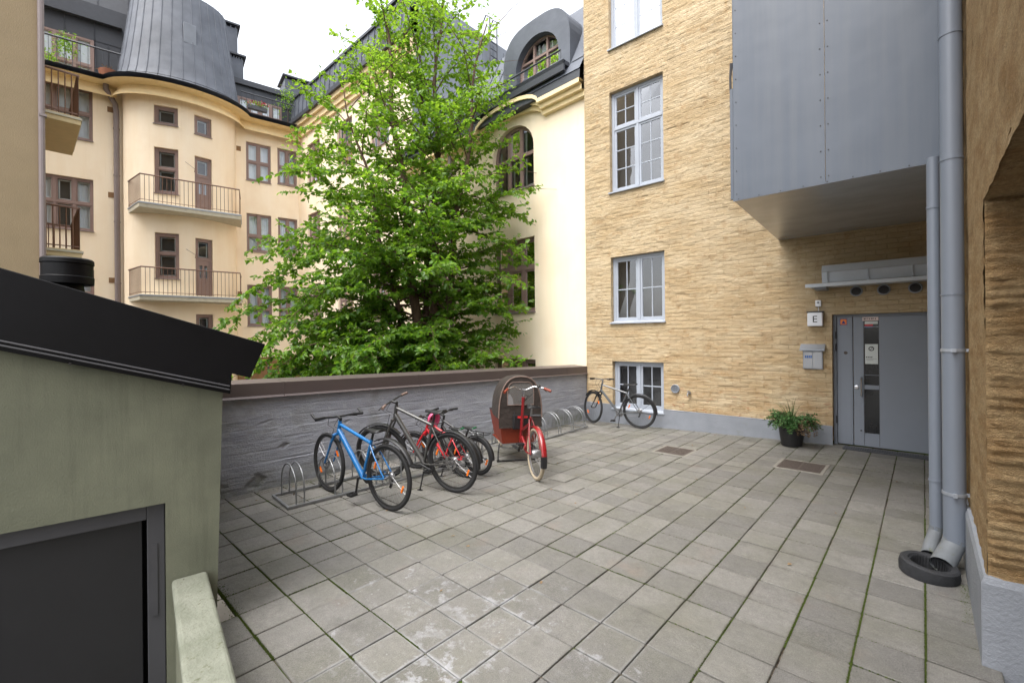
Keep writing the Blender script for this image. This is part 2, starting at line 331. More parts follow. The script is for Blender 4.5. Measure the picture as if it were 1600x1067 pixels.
def relief_wall(name, mtl, parent, u0, u1, z0, z1, du, dz, hf, holes=(), reveal=.14, fn=lambda u, v, z: (u, v, z), smooth=True):
    """wall surface in (u,z), relief hf pushed out along -v, rectangular holes with reveals"""
    U = lines(u0, u1, du, [c for h in holes for c in h[:2]]); Z = lines(z0, z1, dz, [c for h in holes for c in h[2:]])
    gu, gz = np.meshgrid(U, Z, indexing='ij'); H = hf(gu, gz); nu, nz = len(U), len(Z)
    vs = [fn(u, -h, z) for u, h, z in zip(gu.ravel(), H.ravel(), gz.ravel())]
    cu = (U[:-1]+U[1:])/2; cz = (Z[:-1]+Z[1:])/2; keep = np.ones((nu-1, nz-1), bool)
    for a, b, c, d in holes: keep &= ~((cu[:, None] > a) & (cu[:, None] < b) & (cz[None] > c) & (cz[None] < d))
    fs = [(i*nz+j, (i+1)*nz+j, (i+1)*nz+j+1, i*nz+j+1) for i, j in np.argwhere(keep)]
    for a, b, c, d in holes:
        ia, ib = np.searchsorted(U, [a-1e-6, b-1e-6]); ja, jb = np.searchsorted(Z, [c-1e-6, min(d, z1)-1e-6]); jb = min(jb, nz-1)
        for i in (ia, ib):
            k = len(vs); vs += [fn(U[i], reveal, Z[j]) for j in range(ja, jb+1)]
            fs += [(i*nz+ja+q, i*nz+ja+q+1, k+q+1, k+q) for q in range(jb-ja)]
        for j in (ja, jb):
            if (j == jb and d >= z1) or (j == ja and c <= z0): continue
            k = len(vs); vs += [fn(U[i], reveal, Z[j]) for i in range(ia, ib+1)]
            fs += [((ia+q)*nz+j, (ia+q+1)*nz+j, k+q+1, k+q) for q in range(ib-ia)]
    me = bpy.data.meshes.new(name); me.from_pydata(vs, [], fs); me.materials.append(M[mtl])
    bm = bmesh.new(); bm.from_mesh(me); bmesh.ops.recalc_face_normals(bm, faces=bm.faces); bm.to_mesh(me); bm.free()
    if smooth: me.polygons.foreach_set('use_smooth', [True]*len(me.polygons)); me.set_sharp_from_angle(angle=R_(65))
    return link(name, me, parent)
def gz(x, y):
    """height of the paving: it falls gently towards the far left corner"""
    t = min(1, max(0, (-1.2-x)/4.6)); q = min(1, max(0, (y-3.5)/5.5)); return -.13*t*q
# ------------------------------------------------------------------ ground
PIT = .305; GX0, GY0 = -.0045, 2.790
SHA = R_(-8.3)                                   # shed frame: local +x along its face (u), +y = away from viewer side
SH_O = Vector((-3.28, .815, 0))
SE = Vector((math.sin(R_(8.3)), math.cos(R_(8.3)), 0)); SV = Vector((math.cos(R_(8.3)), -math.sin(R_(8.3)), 0))
def sh_uv(x, y):
    d = Vector((x, y, 0))-SH_O; return d.dot(SE), d.dot(SV)
def in_pit(x, y, mu=-.12):
    u, v = sh_uv(x, y); return u < mu and v < 2.35 or (u < .0 and v < .0)
def project(x, y, z=0):
    d = Vector((x, y, z-CAMH)); zz = d.dot(fw)
    if zz < .1: return None
    return 800+702.6*d.dot(r2)/zz, 528.1-702.6*d.dot(u2)/zz, zz
low = MB().box((-70, -60, -1.9), (40, 60, -1.6)).build('lower_courtyard_ground', 'dark_ground'); tag(low, kind='structure')
b = MB(); st = .305
for i in range(-1, 20):
    for j in range(-14, 22):
        x0, x1 = GX0-(i+1)*PIT, GX0-i*PIT; y0, y1 = GY0+j*PIT, GY0+(j+1)*PIT
        if in_pit((x0+x1)/2, (y0+y1)/2, -.2) or x1 < -6.1: continue
        b.add([(x0, y0, gz(x0, y0)-.015), (x1, y0, gz(x1, y0)-.015), (x1, y1, gz(x1, y1)-.015), (x0, y1, gz(x0, y1)-.011)], [(0, 1, 2, 3)])
bmx = b.build('paving', 'joint_bed'); tag(bmx, kind='structure'); PAV = bmx
def paver_geo(rng, s=.2963, t=.04, bev=.0035):
    h = s/2; cs = []
    chips = [bev+(.012*rng.random()**4 if rng.random() < .35 else 0) for _ in range(4)]
    out = []
    for (sx, sy), c in zip(((-1, -1), (1, -1), (1, 1), (-1, 1)), chips):
        p = [(sx*h, sy*(h-c)), (sx*(h-c), sy*h)]
        if sx*sy > 0: p = p
        else: p = p[::-1]
        out += p
    inn = [(x*(1-2*bev/s), y*(1-2*bev/s)) for x, y in out]
    n = 8
    vs = [(x, y, 0) for x, y in inn]+[(x, y, -bev) for x, y in out]+[(x, y, -t) for x, y in out]
    fs = [tuple(range(n))]+[(i, i+n, (i+1) % n+n, (i+1) % n) for i in range(n)]+[(i+n, i+2*n, (i+1) % n+2*n, (i+1) % n+n) for i in range(n)]
    return vs, fs
prng = random.Random(3)
variants = []
for k in range(10):
    vs, fs = paver_geo(prng); mb = MB().add(vs, fs); variants.append((vs, fs, mb.mesh('paver', 'paver')))
slots = []
for i in range(-1, 20):
    for j in range(-14, 21):
        cx, cy = GX0-(i+.5)*PIT, GY0+(j+.5)*PIT
        if in_pit(cx, cy): continue
        if i == -1: cx -= 0
        pr = project(cx, cy); vis = 0
        if pr and -40 < pr[0] < 1640 and pr[1] < 1150: vis = 1/pr[2]
        if vis and pr[0] < 330: vis = 0
        slots.append((vis, cx, cy))
slots.sort(key=lambda q: -q[0])
def paver_matrix(cx, cy):
    e = .12; dzx = (gz(cx+e, cy)-gz(cx-e, cy))/(2*e); dzy = (gz(cx, cy+e)-gz(cx, cy-e))/(2*e)
    r = prng.gauss
    return Matrix.Translation((cx+r(0, .0012), cy+r(0, .0012), gz(cx, cy)+r(0, .0016)-.001)) @ Matrix.Rotation(r(0, .0035), 4, 'Z') @ Matrix.Rotation(-dzx+r(0, .0035), 4, 'Y') @ Matrix.Rotation(dzy+r(0, .0035), 4, 'X') @ Matrix.Rotation(prng.randrange(4)*math.pi/2, 4, 'Z')
rest = MB(); tones = []
for k, (vis, cx, cy) in enumerate(slots):
    vs, fs, me = variants[prng.randrange(10)]; mt = paver_matrix(cx, cy)
    if vis > 0 and k < 300:
        o = link('paver', me, PAV); o.matrix_local = mt
    else:
        rest.add([mt @ Vector(v) for v in vs], fs); tones += [prng.random()]*len(fs)
ro = rest.build('paver_field', 'paver', PAV); tag(ro, kind='stuff')
at = ro.data.attributes.new('tone', 'FLOAT', 'FACE'); at.data.foreach_set('value', tones)
# moss along joints
mrng = np.random.default_rng(5); mv = []; mf = []
def moss_line(p, q, dens, wid):
    L = math.dist(p, q); n = int(L*dens)
    for _ in range(n):
        t = mrng.random(); x = p[0]+(q[0]-p[0])*t+mrng.normal(0, wid); y = p[1]+(q[1]-p[1])*t+mrng.normal(0, wid)
        if in_pit(x, y): continue
        s = .002+.0045*mrng.random()**2; z = gz(x, y)-.006; a = mrng.random()*6.3; k = len(mv)
        for d in range(3): mv.append((x+s*math.cos(a+d*2.09), y+s*math.sin(a+d*2.09), z))
        mv.append((x+mrng.normal(0, s*.3), y+mrng.normal(0, s*.3), z+.004+s*.75)); mf.extend([(k, k+1, k+3), (k+1, k+2, k+3), (k+2, k, k+3)])
for i in range(0, 20):
    x = GX0-i*PIT
    for j in range(-7, 21):
        y = GY0+j*PIT; nz_ = float(vn(np.array(i*.7), np.array(j*.35), 3)); nz2 = float(vn(np.array(i*.5+9), np.array(j*.5), 8))
        near = 1 if y < 4.5 else .6
        side = .5 if (-3.2 < x < -1.0 and y < 3) else 1
        if nz_*side > .45: moss_line((x, y), (x, y+PIT), 430*near*(nz_*side)**2, .0018+.0025*(nz_ > .75))
        if nz2*side > .6: moss_line((x, y), (x-PIT, y), 380*near*nz2**2, .0018)
for p, q, dn, wd in (((-3.9, GY0-6*PIT), (-2.75, GY0-6*PIT), 2200, .005), ((-3.9, GY0-6*PIT+.02), (-3.0, GY0-6*PIT+.01), 900, .02), ((-4.6, GY0-5*PIT), (-2.4, GY0-5*PIT), 900, .0025), ((-5.0, GY0-4*PIT), (-2.2, GY0-4*PIT), 600, .002), ((-5.86, 1.6), (-5.82, 8.8), 420, .02), ((-5.4, 8.93), (-4.0, 8.96), 400, .02), ((GX0, 1.6), (GX0, 6), 900, .003), ((GX0-PIT, 2.9), (GX0-PIT, 5.2), 1000, .003), ((GX0-2*PIT, 3.0), (GX0-2*PIT, 4.6), 900, .003), ((.19, 3.5), (.21, 4.6), 1500, .02)):
    moss_line(p, q, dn, wd)
me = bpy.data.meshes.new('joint_moss'); me.from_pydata(mv, [], mf); me.materials.append(M['moss']); o = link('joint_moss', me, PAV); tag(o, kind='stuff')

# drain covers
def drain(name, label, c, sx, sy, rows, mtl):
    g = gz(*c); t = thing(name, label, 'drain cover', (c[0], c[1], g)); 
    rim = MB(); w_ = .045
    for a in (((-sx-w_, -sy-w_), (sx+w_, -sy)), ((-sx-w_, sy), (sx+w_, sy+w_)), ((-sx-w_, -sy), (-sx, sy)), ((sx, -sy), (sx+w_, sy))): rim.box((*a[0], -.03), (*a[1], .007))
    rim.build('rim', 'concrete_rim', t, bevel=.004)
    MB().box((-sx, -sy, -.03), (sx, sy, -.002)).build('pan', 'dark_frame', t)
    g_ = MB()
    for k in range(rows):
        y = -sy+(k+.5)*2*sy/rows; g_.box((-sx, y-sy/rows*.62, -.012), (sx, y+sy/rows*.62, .008))
    for x in (-sx+.012, 0, sx-.012): g_.box((x-.012, -sy, -.012), (x+.012, sy, .0085))
    g_.build('grating', mtl, t)
drain('drain_cover', 'worn speckled square drain cover in the middle of the paving', (-2.98, 7.12), .23, .23, 26, 'rust_iron')
drain('drain_grate', 'brown slotted drain grate in front of the grey door', (-1.27, 7.31), .25, .25, 16, 'rust_iron')

# ------------------------------------------------------------------ brick building with the entrance
BR = thing('brick_building', 'ochre painted brick building with pale grey windows and door E', 'building', (0, 9.0855, 0), R_(.9))
WX0, WX1 = -5.205, -3.958
BWIN = [(WX0, WX1, 8.275, 10.55), (WX0, WX1, 5.06, 7.322), (WX0, WX1, 2.14, 3.61), (WX0+.02, WX1-.04, .225, 1.275)]
DOOR = (-1.122, .26, -.2, 2.155)
def brick_h(U, Z):
    zz = Z+.012*fbm(U*.8, Z*1.5, 3, 4)+.004*fbm(U*7, Z*7, 2, 14); row = np.floor(zz/.079); fz = zz/.079-row
    bu = (U+vn(row*3.7, row*.3, 21)*.26)/.265; col = np.floor(bu); fb = bu-col
    rnd = vn(col*7.31+.37, row*5.17+.11, 31)-.5; wear = vn(U*1.6, Z*3.2, 41); wear2 = vn(U*.7+3, Z*1.1, 43)
    jz = np.clip(1-np.minimum(fz, 1-fz)/.22, 0, 1); ju = np.clip(1-np.minimum(fb, 1-fb)/.08, 0, 1)*.6
    jm = np.clip((vn(U*2.3, row*1.3+.5, 81)-.2)*1.8, .12, 1)
    jz = np.clip(1-np.minimum(fz, 1-fz)/.17, 0, 1)
    h = .013*rnd*(.4+wear)-.011*np.maximum(jz, ju)*jm
    h += .013*fbm(U*24, Z*40, 4, 51, .7)*(.4+wear2)+.007*fbm(U*3.5, Z*5, 3, 61)
    ch = np.clip((vn(U*9+row*3.3, row*4.7, 77)-.7)*6, 0, 1)*np.clip(1.4-2*abs(fz-.5), 0, 1); h -= .010*ch
    lip = np.clip((fz-.55)/.2, 0, 1)*np.clip((vn(U*6.1+row*5.7, row*1.7, 71)-.62)*5, 0, 1); h += .011*lip
    e = np.minimum(1, (U+5.88)/.1); return .78*h*np.clip(e, .3, 1)
relief_wall('wall', 'ochre_brick', BR, -5.862, .3, .28, 10.6, .026, .0135, brick_h, BWIN+[DOOR], .13)
bx(((-5.862, .13, -.4), (-5.3, 8, 10.6)), ((-3.9, .35, -.4), (-1.2, 8, 10.6)), ((-5.862, .5, -.4), (.3, 8, 10.6))).build('core', 'ochre_brick', BR)
# plinth, painted grey, following the fall of the ground
pl = MB()
def plinth_h(U, Z): return .03+.006*fbm(U*3, Z*8, 3, 5)
relief_wall('plinth', 'plinth_paint', BR, -5.862, DOOR[0], -.25, .300, .05, .03, plinth_h, [(WX0+.02, WX1-.04, .225, .4)], .13)
bx(((-5.862, -.035, .298), (WX0-.0, .01, .312)), ((WX1-.03, -.035, .298), (DOOR[0], .01, .312))).build('plinth_cap', 'plinth_paint', BR, bevel=.008)

def window(par, name, u0, u1, z0, z1, v, xs=(), zs=(), nx=(1,), nz=(1,), fm='brown_window', fr=.07, mu=.08, sash=.045, sm=None, mt=.022, sillm='zinc', sill=True, inner=None, curtain=0, back=.35, xf=None, d=.06, seed=0, coff=.16):
    """frame is the part, panes, sill and what is behind are its sub-parts. xs/zs: normalised mullion places; nx/nz muntin cells per column/row"""
    rg = random.Random(seed+int(abs(u0)*100)+int(z0*10)); I = Matrix.Identity(4) if xf is None else xf
    f = bx(((u0, v, z0), (u0+fr, v+d, z1)), ((u1-fr, v, z0), (u1, v+d, z1)), ((u0+fr, v, z1-fr), (u1-fr, v+d, z1)), ((u0+fr, v, z0), (u1-fr, v+d, z0+fr)))
    U = [u0+fr]+[u0+(u1-u0)*x for x in xs]+[u1-fr]; Z = [z0+fr]+[z0+(z1-z0)*x for x in zs]+[z1-fr]
    for x in U[1:-1]: f.box((x-mu/2, v-.004, z0+fr), (x+mu/2, v+d-.004, z1-fr))
    for z in Z[1:-1]: f.box((u0+fr, v-.008, z-mu/2), (u1-fr, v+d-.008, z+mu/2))
    sashb = MB(); panes = []; inn = MB()
    for a in range(len(U)-1):
        for c in range(len(Z)-1):
            x0 = U[a]+(mu/2 if a else 0); x1 = U[a+1]-(mu/2 if a < len(U)-2 else 0); y0 = Z[c]+(mu/2 if c else 0); y1 = Z[c+1]-(mu/2 if c < len(Z)-2 else 0)
            s = sash; w0, w1 = v+.012, v+d+.006
            sashb.box((x0, w0, y0), (x0+s, w1, y1)); sashb.box((x1-s, w0, y0), (x1, w1, y1)); sashb.box((x0+s, w0, y1-s), (x1-s, w1, y1)); sashb.box((x0+s, w0, y0), (x1-s, w1, y0+s))
            kx, kz = nx[min(a, len(nx)-1)], nz[min(c, len(nz)-1)]
            gx = [x0+s+(x1-x0-2*s)*i/kx for i in range(kx+1)]; gzz = [y0+s+(y1-y0-2*s)*i/kz for i in range(kz+1)]
            for x in gx[1:-1]: sashb.box((x-mt/2, w0+.006, y0+s), (x+mt/2, w1-.01, y1-s))
            for z in gzz[1:-1]: sashb.box((x0+s, w0+.008, z-mt/2), (x1-s, w1-.012, z+mt/2))
            for i in range(kx):
                for j in range(kz): panes.append((gx[i], gx[i+1], gzz[j], gzz[j+1]))
            if inner:
                q = s+.012; t_ = .035; w0, w1 = v+d+.05, v+d+.08
                inn.box((x0+q, w0, y0+q), (x0+q+t_, w1, y1-q)); inn.box((x1-q-t_, w0, y0+q), (x1-q, w1, y1-q)); inn.box((x0+q, w0, y1-q-t_), (x1-q, w1, y1-q)); inn.box((x0+q, w0, y0+q), (x1-q, w1, y0+q+t_))
    if sm is None: f.v and f.add(sashb.v, sashb.f)
    W = f.xf(I).build(name, fm, par, bevel=.004, seg=1)
    if sm: sashb.xf(I).build('sash', sm, W, bevel=.003, seg=1)
    if inner: inn.xf(I).build('inner_sash', inner, W)
    for a, b_, c, e in panes:
        y = v+d*.55; t1, t2 = rg.gauss(0, .0012), rg.gauss(0, .0012)
        MB().add([(a, y-t1, c), (b_, y+t1-t2, c), (b_, y+t1+t2, e), (a, y-t1+t2, e)], [(0, 1, 2), (0, 2, 3)]).xf(I).build('pane', 'glass', W)
    if sill:
        MB().add([(u0-.02, v+.01, z0+.03), (u1+.02, v+.01, z0+.03), (u1+.02, -.05, z0), (u0-.02, -.05, z0), (u0-.02, v+.01, z0-.02), (u1+.02, v+.01, z0-.02), (u1+.02, -.05, z0-.028), (u0-.02, -.05, z0-.028)], [(0, 1, 2, 3), (4, 7, 6, 5), (3, 2, 6, 7), (0, 3, 7, 4), (1, 5, 6, 2), (0, 4, 5, 1)]).xf(I).build('sill', sillm, W)
    y = v+back
    MB().add([(u0, v+d, z0), (u1, v+d, z0), (u1, v+d, z1), (u0, v+d, z1), (u0, y, z0), (u1, y, z0), (u1, y, z1), (u0, y, z1)], [(4, 5, 6, 7), (0, 1, 5, 4), (1, 2, 6, 5), (2, 3, 7, 6), (3, 0, 4, 7)]).xf(I).build('interior', 'interior', W)
    if curtain:
        for side in (0, 1):
            n = 14; wd = (u1-u0)*curtain; vs = []; fs = []
            for k in range(n+1):
                x = (u0+fr)+(wd*k/n) if side == 0 else (u1-fr)-wd*k/n
                vs += [(x, v+d+coff+min(.02, coff*.6)*math.sin(k*2.1+side), z0+.04), (x, v+d+coff+min(.02, coff*.6)*math.sin(k*2.1+side), z1-.04)]
            fs = [(2*k, 2*k+2, 2*k+3, 2*k+1) for k in range(n)]
            MB().add(vs, fs).xf(I).build('curtain', 'curtain', W, smooth=80)
    return W
for k, (a, b_, c, d_) in enumerate(BWIN):
    kw = dict(fm='white_window', fr=.065, mu=.06, sash=.045, mt=.022, sillm='white_window', seed=k, d=.055)
    if k < 2: window(BR, 'window', a, b_, c, d_, .11, (.5,), (.64,), (2,), (3, 2), curtain=.13 if k == 0 else 0, **kw)
    else: window(BR, 'window', a, b_, c, d_, .11, (.5,), (), (2,), (2,), **kw)
# entrance door
dv_ = .15
fr_ = bx(((-1.122, dv_-.02, -.02), (-1.075, dv_+.07, 2.15)), ((-1.075, dv_-.02, 2.115), (.3, dv_+.07, 2.15))).build('door_frame', 'door_paint', BR, bevel=.004)
sp_ = bx(((-1.07, dv_, .012), (-.862, dv_+.05, 2.112))).build('side_leaf', 'door_paint', BR, bevel=.004)
bx(((-.9, dv_-.006, .03), (-.885, dv_, 2.1))).build('edge_strip', 'door_paint', sp_)
MB().lathe([(.0, -.004), (.022, -.004), (.026, 0), (.026, .004)], (-.955, dv_, 1.52), 16, 'y').build('lock_plate', 'rust_iron', sp_)
for z in (1.75, 1.55, .35): MB().tube([(-1.082, dv_-.03, z), (-1.082, dv_-.03, z+.12)], .011, 8).build('hinge', 'dark_frame', sp_)
GL = [(.225, .935), (1.003, 1.16), (1.168, 1.935), (1.95, 2.085)]
lf = MB(); dl, dr = -.852, .28
lf.box((dl, dv_, .012), (-.717, dv_+.05, 2.112)); lf.box((-.527, dv_, .012), (dr, dv_+.05, 2.112))
zs_ = [.012]+[z for g in GL for z in g]+[2.112]
for a, b_ in zip(zs_[::2], zs_[1::2]): lf.box((-.717, dv_+.001, a), (-.527, dv_+.049, b_))
leaf = lf.build('door_leaf', 'door_paint', BR, bevel=.003)
bx(((-.53, dv_-.002, .03), (-.524, dv_, 2.1)), ((-.722, dv_-.002, .03), (-.716, dv_, 2.1))).build('panel_seam', 'dark_frame', leaf)
for a, b_ in GL: bx(((-.714, dv_+.02, a), (-.53, dv_+.03, b_))).build('pane', 'door_glass', leaf)
MB().tube([(-.752, dv_, .815), (-.752, dv_-.055, .83), (-.752, dv_-.055, 1.11), (-.752, dv_, 1.13)], .0125, 10).build('pull_handle', 'chrome', leaf, smooth=50)
MB().lathe([(0, -.022), (.018, -.022), (.02, -.012), (.032, -.01), (.034, 0)], (-.815, dv_, .96), 16, 'y').build('lock', 'chrome', leaf, smooth=40)
MB().lathe([(0, -.01), (.012, -.01), (.014, 0)], (-.76, dv_, .26), 12, 'y').build('door_stop', 'dark_frame', leaf)
# notices on the glass and leaf
nt_ = bx(((-.702, dv_-.0, 1.345), (-.54, dv_+.004, 1.665))).build('notice', 'paper', leaf)
MB().lathe([(.024, 0), (.036, 0), (.036, -.002), (.024, -.002), (.024, 0)], (-.622, dv_-.001, 1.59), 24, 'y').build('emblem_ring', 'ink', nt_)
bx(((-.003, -.002, -.026), (.003, 0, .026))).xf(Matrix.Translation((-.622, dv_-.001, 1.59)) @ Matrix.Rotation(.6, 4, 'Y')).build('emblem_bar', 'ink', nt_)
bx(*[((-.69+.022*k, dv_-.0015, 1.445), (-.69+.022*k+.014, dv_, 1.463)) for k in range(4)], ((-.69, dv_-.0015, 1.425), (-.55, dv_, 1.428)), ((-.69, dv_-.0015, 1.408), (-.6, dv_, 1.411))).build('lettering', 'ink', nt_)
ss = bx(((-1.03, dv_-.003, 1.978), (-.93, dv_, 2.083))).build('shelter_sign', 'blue_print', sp_)
bx(((-1.022, dv_-.0045, 1.986), (-.938, dv_-.003, 2.075))).build('field', 'orange', ss)
MB().add([(-1.01, dv_-.006, 2.0), (-.95, dv_-.006, 2.0), (-.98, dv_-.006, 2.055), (-1.01, dv_-.0045, 2.0), (-.95, dv_-.0045, 2.0), (-.98, dv_-.0045, 2.055)], [(0, 1, 2), (3, 5, 4), (0, 3, 4, 1), (1, 4, 5, 2), (2, 5, 3, 0)]).build('triangle', 'blue_print', ss)
hs_ = bx(((-.733, dv_-.005, 2.04), (-.53, dv_-.001, 2.1))).build('header_sign', 'pale_print', leaf)
def text(body, size, loc, rot, mtl, par, name='lettering', ext=.0008):
    cu = bpy.data.curves.new(name, 'FONT'); cu.body = body; cu.size = size; cu.extrude = ext; cu.align_x = 'CENTER'; cu.align_y = 'CENTER'
    tmp = bpy.data.objects.new('t', cu); COL.objects.link(tmp); dg = bpy.context.evaluated_depsgraph_get()
    me_ = bpy.data.meshes.new_from_object(tmp.evaluated_get(dg)); bpy.data.objects.remove(tmp); me_.materials.clear(); me_.materials.append(M[mtl])
    o_ = link(name, me_, par); o_.location = loc; o_.rotation_euler = rot; return o_
bx(*[((-.715+.0235*k, dv_-.0065, 2.058+.004*(k%3)), (-.715+.0235*k+(.011 if k%4 else .018), dv_-.005, 2.083)) for k in range(7)]).build('lettering', 'interior', hs_)
bx(((-.705, dv_+.014, 1.985), (-.54, dv_+.02, 2.03))).build('white_sticker', 'paper', leaf)
bx(((-.705, dv_+.012, 1.955), (-.60, dv_+.018, 1.983))).build('red_sticker', 'red_print', leaf)
bx(((-.705, dv_+.012, 1.93), (-.60, dv_+.018, 1.953))).build('blue_sticker', 'bluewhite_print', leaf)
# grating at the threshold
MT = thing('door_grating', 'dark steel foot grating along the threshold of the grey door', 'grating', (-.42, 8.94, 0))
gb = bx(((-.55, -.11, -.02), (.62, .12, .006))); 
gb.build('tray', 'dark_frame', MT)
gm = MB()
for k in range(40): gm.box((-.55+k*.0293, -.11, .004), (-.55+k*.0293+.006, .12, .014))
for y in (-.11, -.035, .04, .114): gm.box((-.55, y, .005), (.62, y+.006, .0145))
gm.build('bars', 'mat_grating', MT)
# three round vents under the canopy, one low vent, one tap
def round_vent(label, u, z, r, dark=True):
    p = BR.matrix_basis @ Vector((u, -.02, z)) if False else Matrix.Translation((0, 9.0855, 0)) @ Matrix.Rotation(R_(.9), 4, 'Z') @ Vector((u, -.018, z))
    t = thing('wall_vent', label, 'vent', p, R_(.9), 'round vents on the brick wall')
    MB().lathe([(r*.78, .03), (r*.78, -.012), (r*.86, -.018), (r, -.012), (r*1.02, .04)], (0, 0, 0), 28, 'y').build('ring', 'zinc' if dark else 'plinth_paint', t, smooth=40)
    s = MB().lathe([(0, .012), (r*.8, .012)], (0, 0, 0), 24, 'y').build('backing', 'interior' if dark else 'plinth_paint', t)
    sl = MB(); n = 7
    for k in range(n):
        z_ = (-1+2*(k+.5)/n)*r*.75; hw = math.sqrt(max(0, (r*.79)**2-z_**2)); sl.box((-hw, -.006, z_-.004), (hw, .01, z_+.004))
    sl.build('louvres', 'dark_frame' if dark else 'zinc', t)
round_vent('round louvred vent under canopy, nearest the lamp marked E', -.796, 2.515, .082)
round_vent('middle one of three round louvred vents under the door canopy', -.455, 2.515, .082)
round_vent('round louvred vent under canopy, nearest the grey pipes', -.09, 2.515, .082)
round_vent('small grey round vent low on brick wall beside basement window', -3.75, .75, .088, False)
tp = Matrix.Translation((0, 9.0855, 0)) @ Matrix.Rotation(R_(.9), 4, 'Z')
TP = thing('garden_tap', 'small metal tap low on the ochre brick wall', 'tap', tp @ Vector((-3.466, -.01, .69)), R_(.9))
MB().lathe([(0, -.03), (.028, -.03), (.03, 0)], (0, 0, 0), 14, 'y').build('flange', 'alloy', TP)
MB().tube([(0, -.02, 0), (0, -.09, 0), (0, -.11, -.02), (0, -.11, -.06)], [.013, .013, .013, .011], 10).build('spout', 'alloy', TP, smooth=50)
MB().tube([(0, -.075, .0), (0, -.075, .04)], .008, 8).box((-.03, -.083, .038), (.03, -.067, .046)).build('lever', 'alloy', TP)
# lamp with letter
LP = thing('house_lamp', 'white box lamp with black letter E beside the door', 'lamp', tp @ Vector((-1.342, -.02, 2.085)), R_(.9))
bx(((-.1, .0, -.085), (.1, .03, .125))).build('back_plate', 'dark_frame', LP)
bx(((-.118, -.1, .108), (.118, .02, .13))).build('hood', 'dark_frame', LP, bevel=.004)
bx(((-.108, -.105, -.12), (.108, .0, .107))).build('diffuser', 'sign_white', LP, bevel=.018, seg=3)
text('E', .155, (0, -.1065, -.008), (math.pi/2, 0, 0), 'ink', LP, 'letter', .001)
SN = thing('light_sensor', 'small white sensor box above the lamp marked E', 'sensor', tp @ Vector((-1.303, -.02, 2.345)), R_(.9))
bx(((-.04, -.035, -.05), (.04, .02, .055))).build('housing', 'sign_white', SN, bevel=.006)
MB().lathe([(0, -.012), (.014, -.009), (.019, 0)], (0, -.035, .015), 16, 'y').build('lens', 'zinc', SN, smooth=50)
MB().tube([(0, -.01, -.05), (.004, -.01, -.13)], .006, 6).build('cable', 'sign_white', SN)
# intercom
IC = thing('intercom_panel', 'metal door intercom with buttons under small grey hood', 'intercom', tp @ Vector((-1.388, -.015, 1.4)), R_(.9))
bx(((-.14, -.02, -.155), (.14, .02, .15))).build('frame', 'zinc', IC, bevel=.004)
for x0, x1 in ((-.128, -.004), (.004, .128)): bx(((x0, -.028, -.14), (x1, -.018, .135))).build('plate', 'alloy', IC, bevel=.002)
bx(*[((-.108+.026*k, -.033, .03), (-.108+.026*k+.018, -.027, .075)) for k in range(4)]).build('name_window', 'bluewhite_print', IC)
bt = MB()
for c_ in (-.095, -.05): 
    for r_ in range(4): bt.box((c_, -.034, -.12+r_*.033), (c_+.03, -.027, -.107+r_*.033))
for c_ in (.028, .08):
    for r_ in range(7): bt.box((c_, -.034, -.12+r_*.033), (c_+.036, -.027, -.107+r_*.033))
tag(bt.build('buttons', 'zinc', IC), kind='stuff')
MB().add([(-.175, .02, .27), (.175, .02, .27), (.175, -.11, .18), (-.175, -.11, .18), (-.175, .02, .262), (.175, .02, .262), (.175, -.11, .155), (-.175, -.11, .155)], [(0, 1, 2, 3), (4, 7, 6, 5), (3, 2, 6, 7), (0, 3, 7, 4), (1, 5, 6, 2)]).build('hood', 'zinc', IC)
# canopy
CN = thing('door_canopy', 'grey sheet metal canopy over the entrance door', 'canopy', tp @ Vector((0, 0, 2.6)), R_(.9))
bx(((-1.40, -.62, 0), (.22, .05, .022))).build('sheet', 'canopy_paint', CN, bevel=.003)
bx(((-1.40, -.625, -.03), (.22, -.615, .024))).build('front_edge', 'canopy_paint', CN)
MB().add([(-1.2, -.42, .05), (.22, -.42, .05), (.22, -.46, .21), (-1.2, -.46, .21), (-1.2, -.38, .05), (.22, -.38, .05), (.22, -.43, .215), (-1.2, -.43, .215)], [(0, 1, 2, 3), (4, 7, 6, 5), (3, 2, 6, 7), (0, 3, 7, 4), (1, 5, 6, 2), (0, 4, 5, 1)]).build('fascia', 'canopy_paint', CN)
MB().add([(-1.2, -.49, .21), (.22, -.49, .21), (.22, -.42, .32), (-1.2, -.42, .32), (-1.2, .03, .34), (.22, .03, .34)], [(0, 1, 2, 3), (3, 2, 5, 4)]).build('gutter', 'canopy_paint', CN)
for x in (-1.13, -.62, -.12): MB().tube([(x, -.5, .21), (x, -.47, .12), (x+.01, -.45, .06), (x-.01, -.47, .03)], .011, 6).build('gutter_hook', 'canopy_paint', CN)
bx(((-1.32, -.3, -.045), (-1.16, .03, -.001))).build('support', 'zinc', CN)
# upper steel box (bay) that juts over the yard
BX = thing('steel_bay', 'blue grey steel clad bay jutting high over the paved yard', 'bay', (0, 9.0855, 0), R_(.9))
fy = -4.0; fl, bl = -1.525, -1.88; zf, zb, zt = 3.235, 3.50, 8.5; frx = .13; sm_ = -.735
def boxpt(u, y, z): return (u, y, z)
pn = MB().add([(fl, fy, zf), (sm_-.006, fy, zf), (sm_-.006, fy, zt), (fl, fy, zt), (fl, fy+.03, zf), (sm_-.006, fy+.03, zf), (sm_-.006, fy+.03, zt), (fl, fy+.03, zt)], [(0, 1, 2, 3), (4, 7, 6, 5), (0, 4, 5, 1), (1, 5, 6, 2), (2, 6, 7, 3), (3, 7, 4, 0)]).build('panel', 'box_steel', BX, bevel=.003)
pn2 = bx(((sm_+.006, fy, zf), (frx, fy+.03, zt))).build('panel', 'box_steel', BX, bevel=.003)
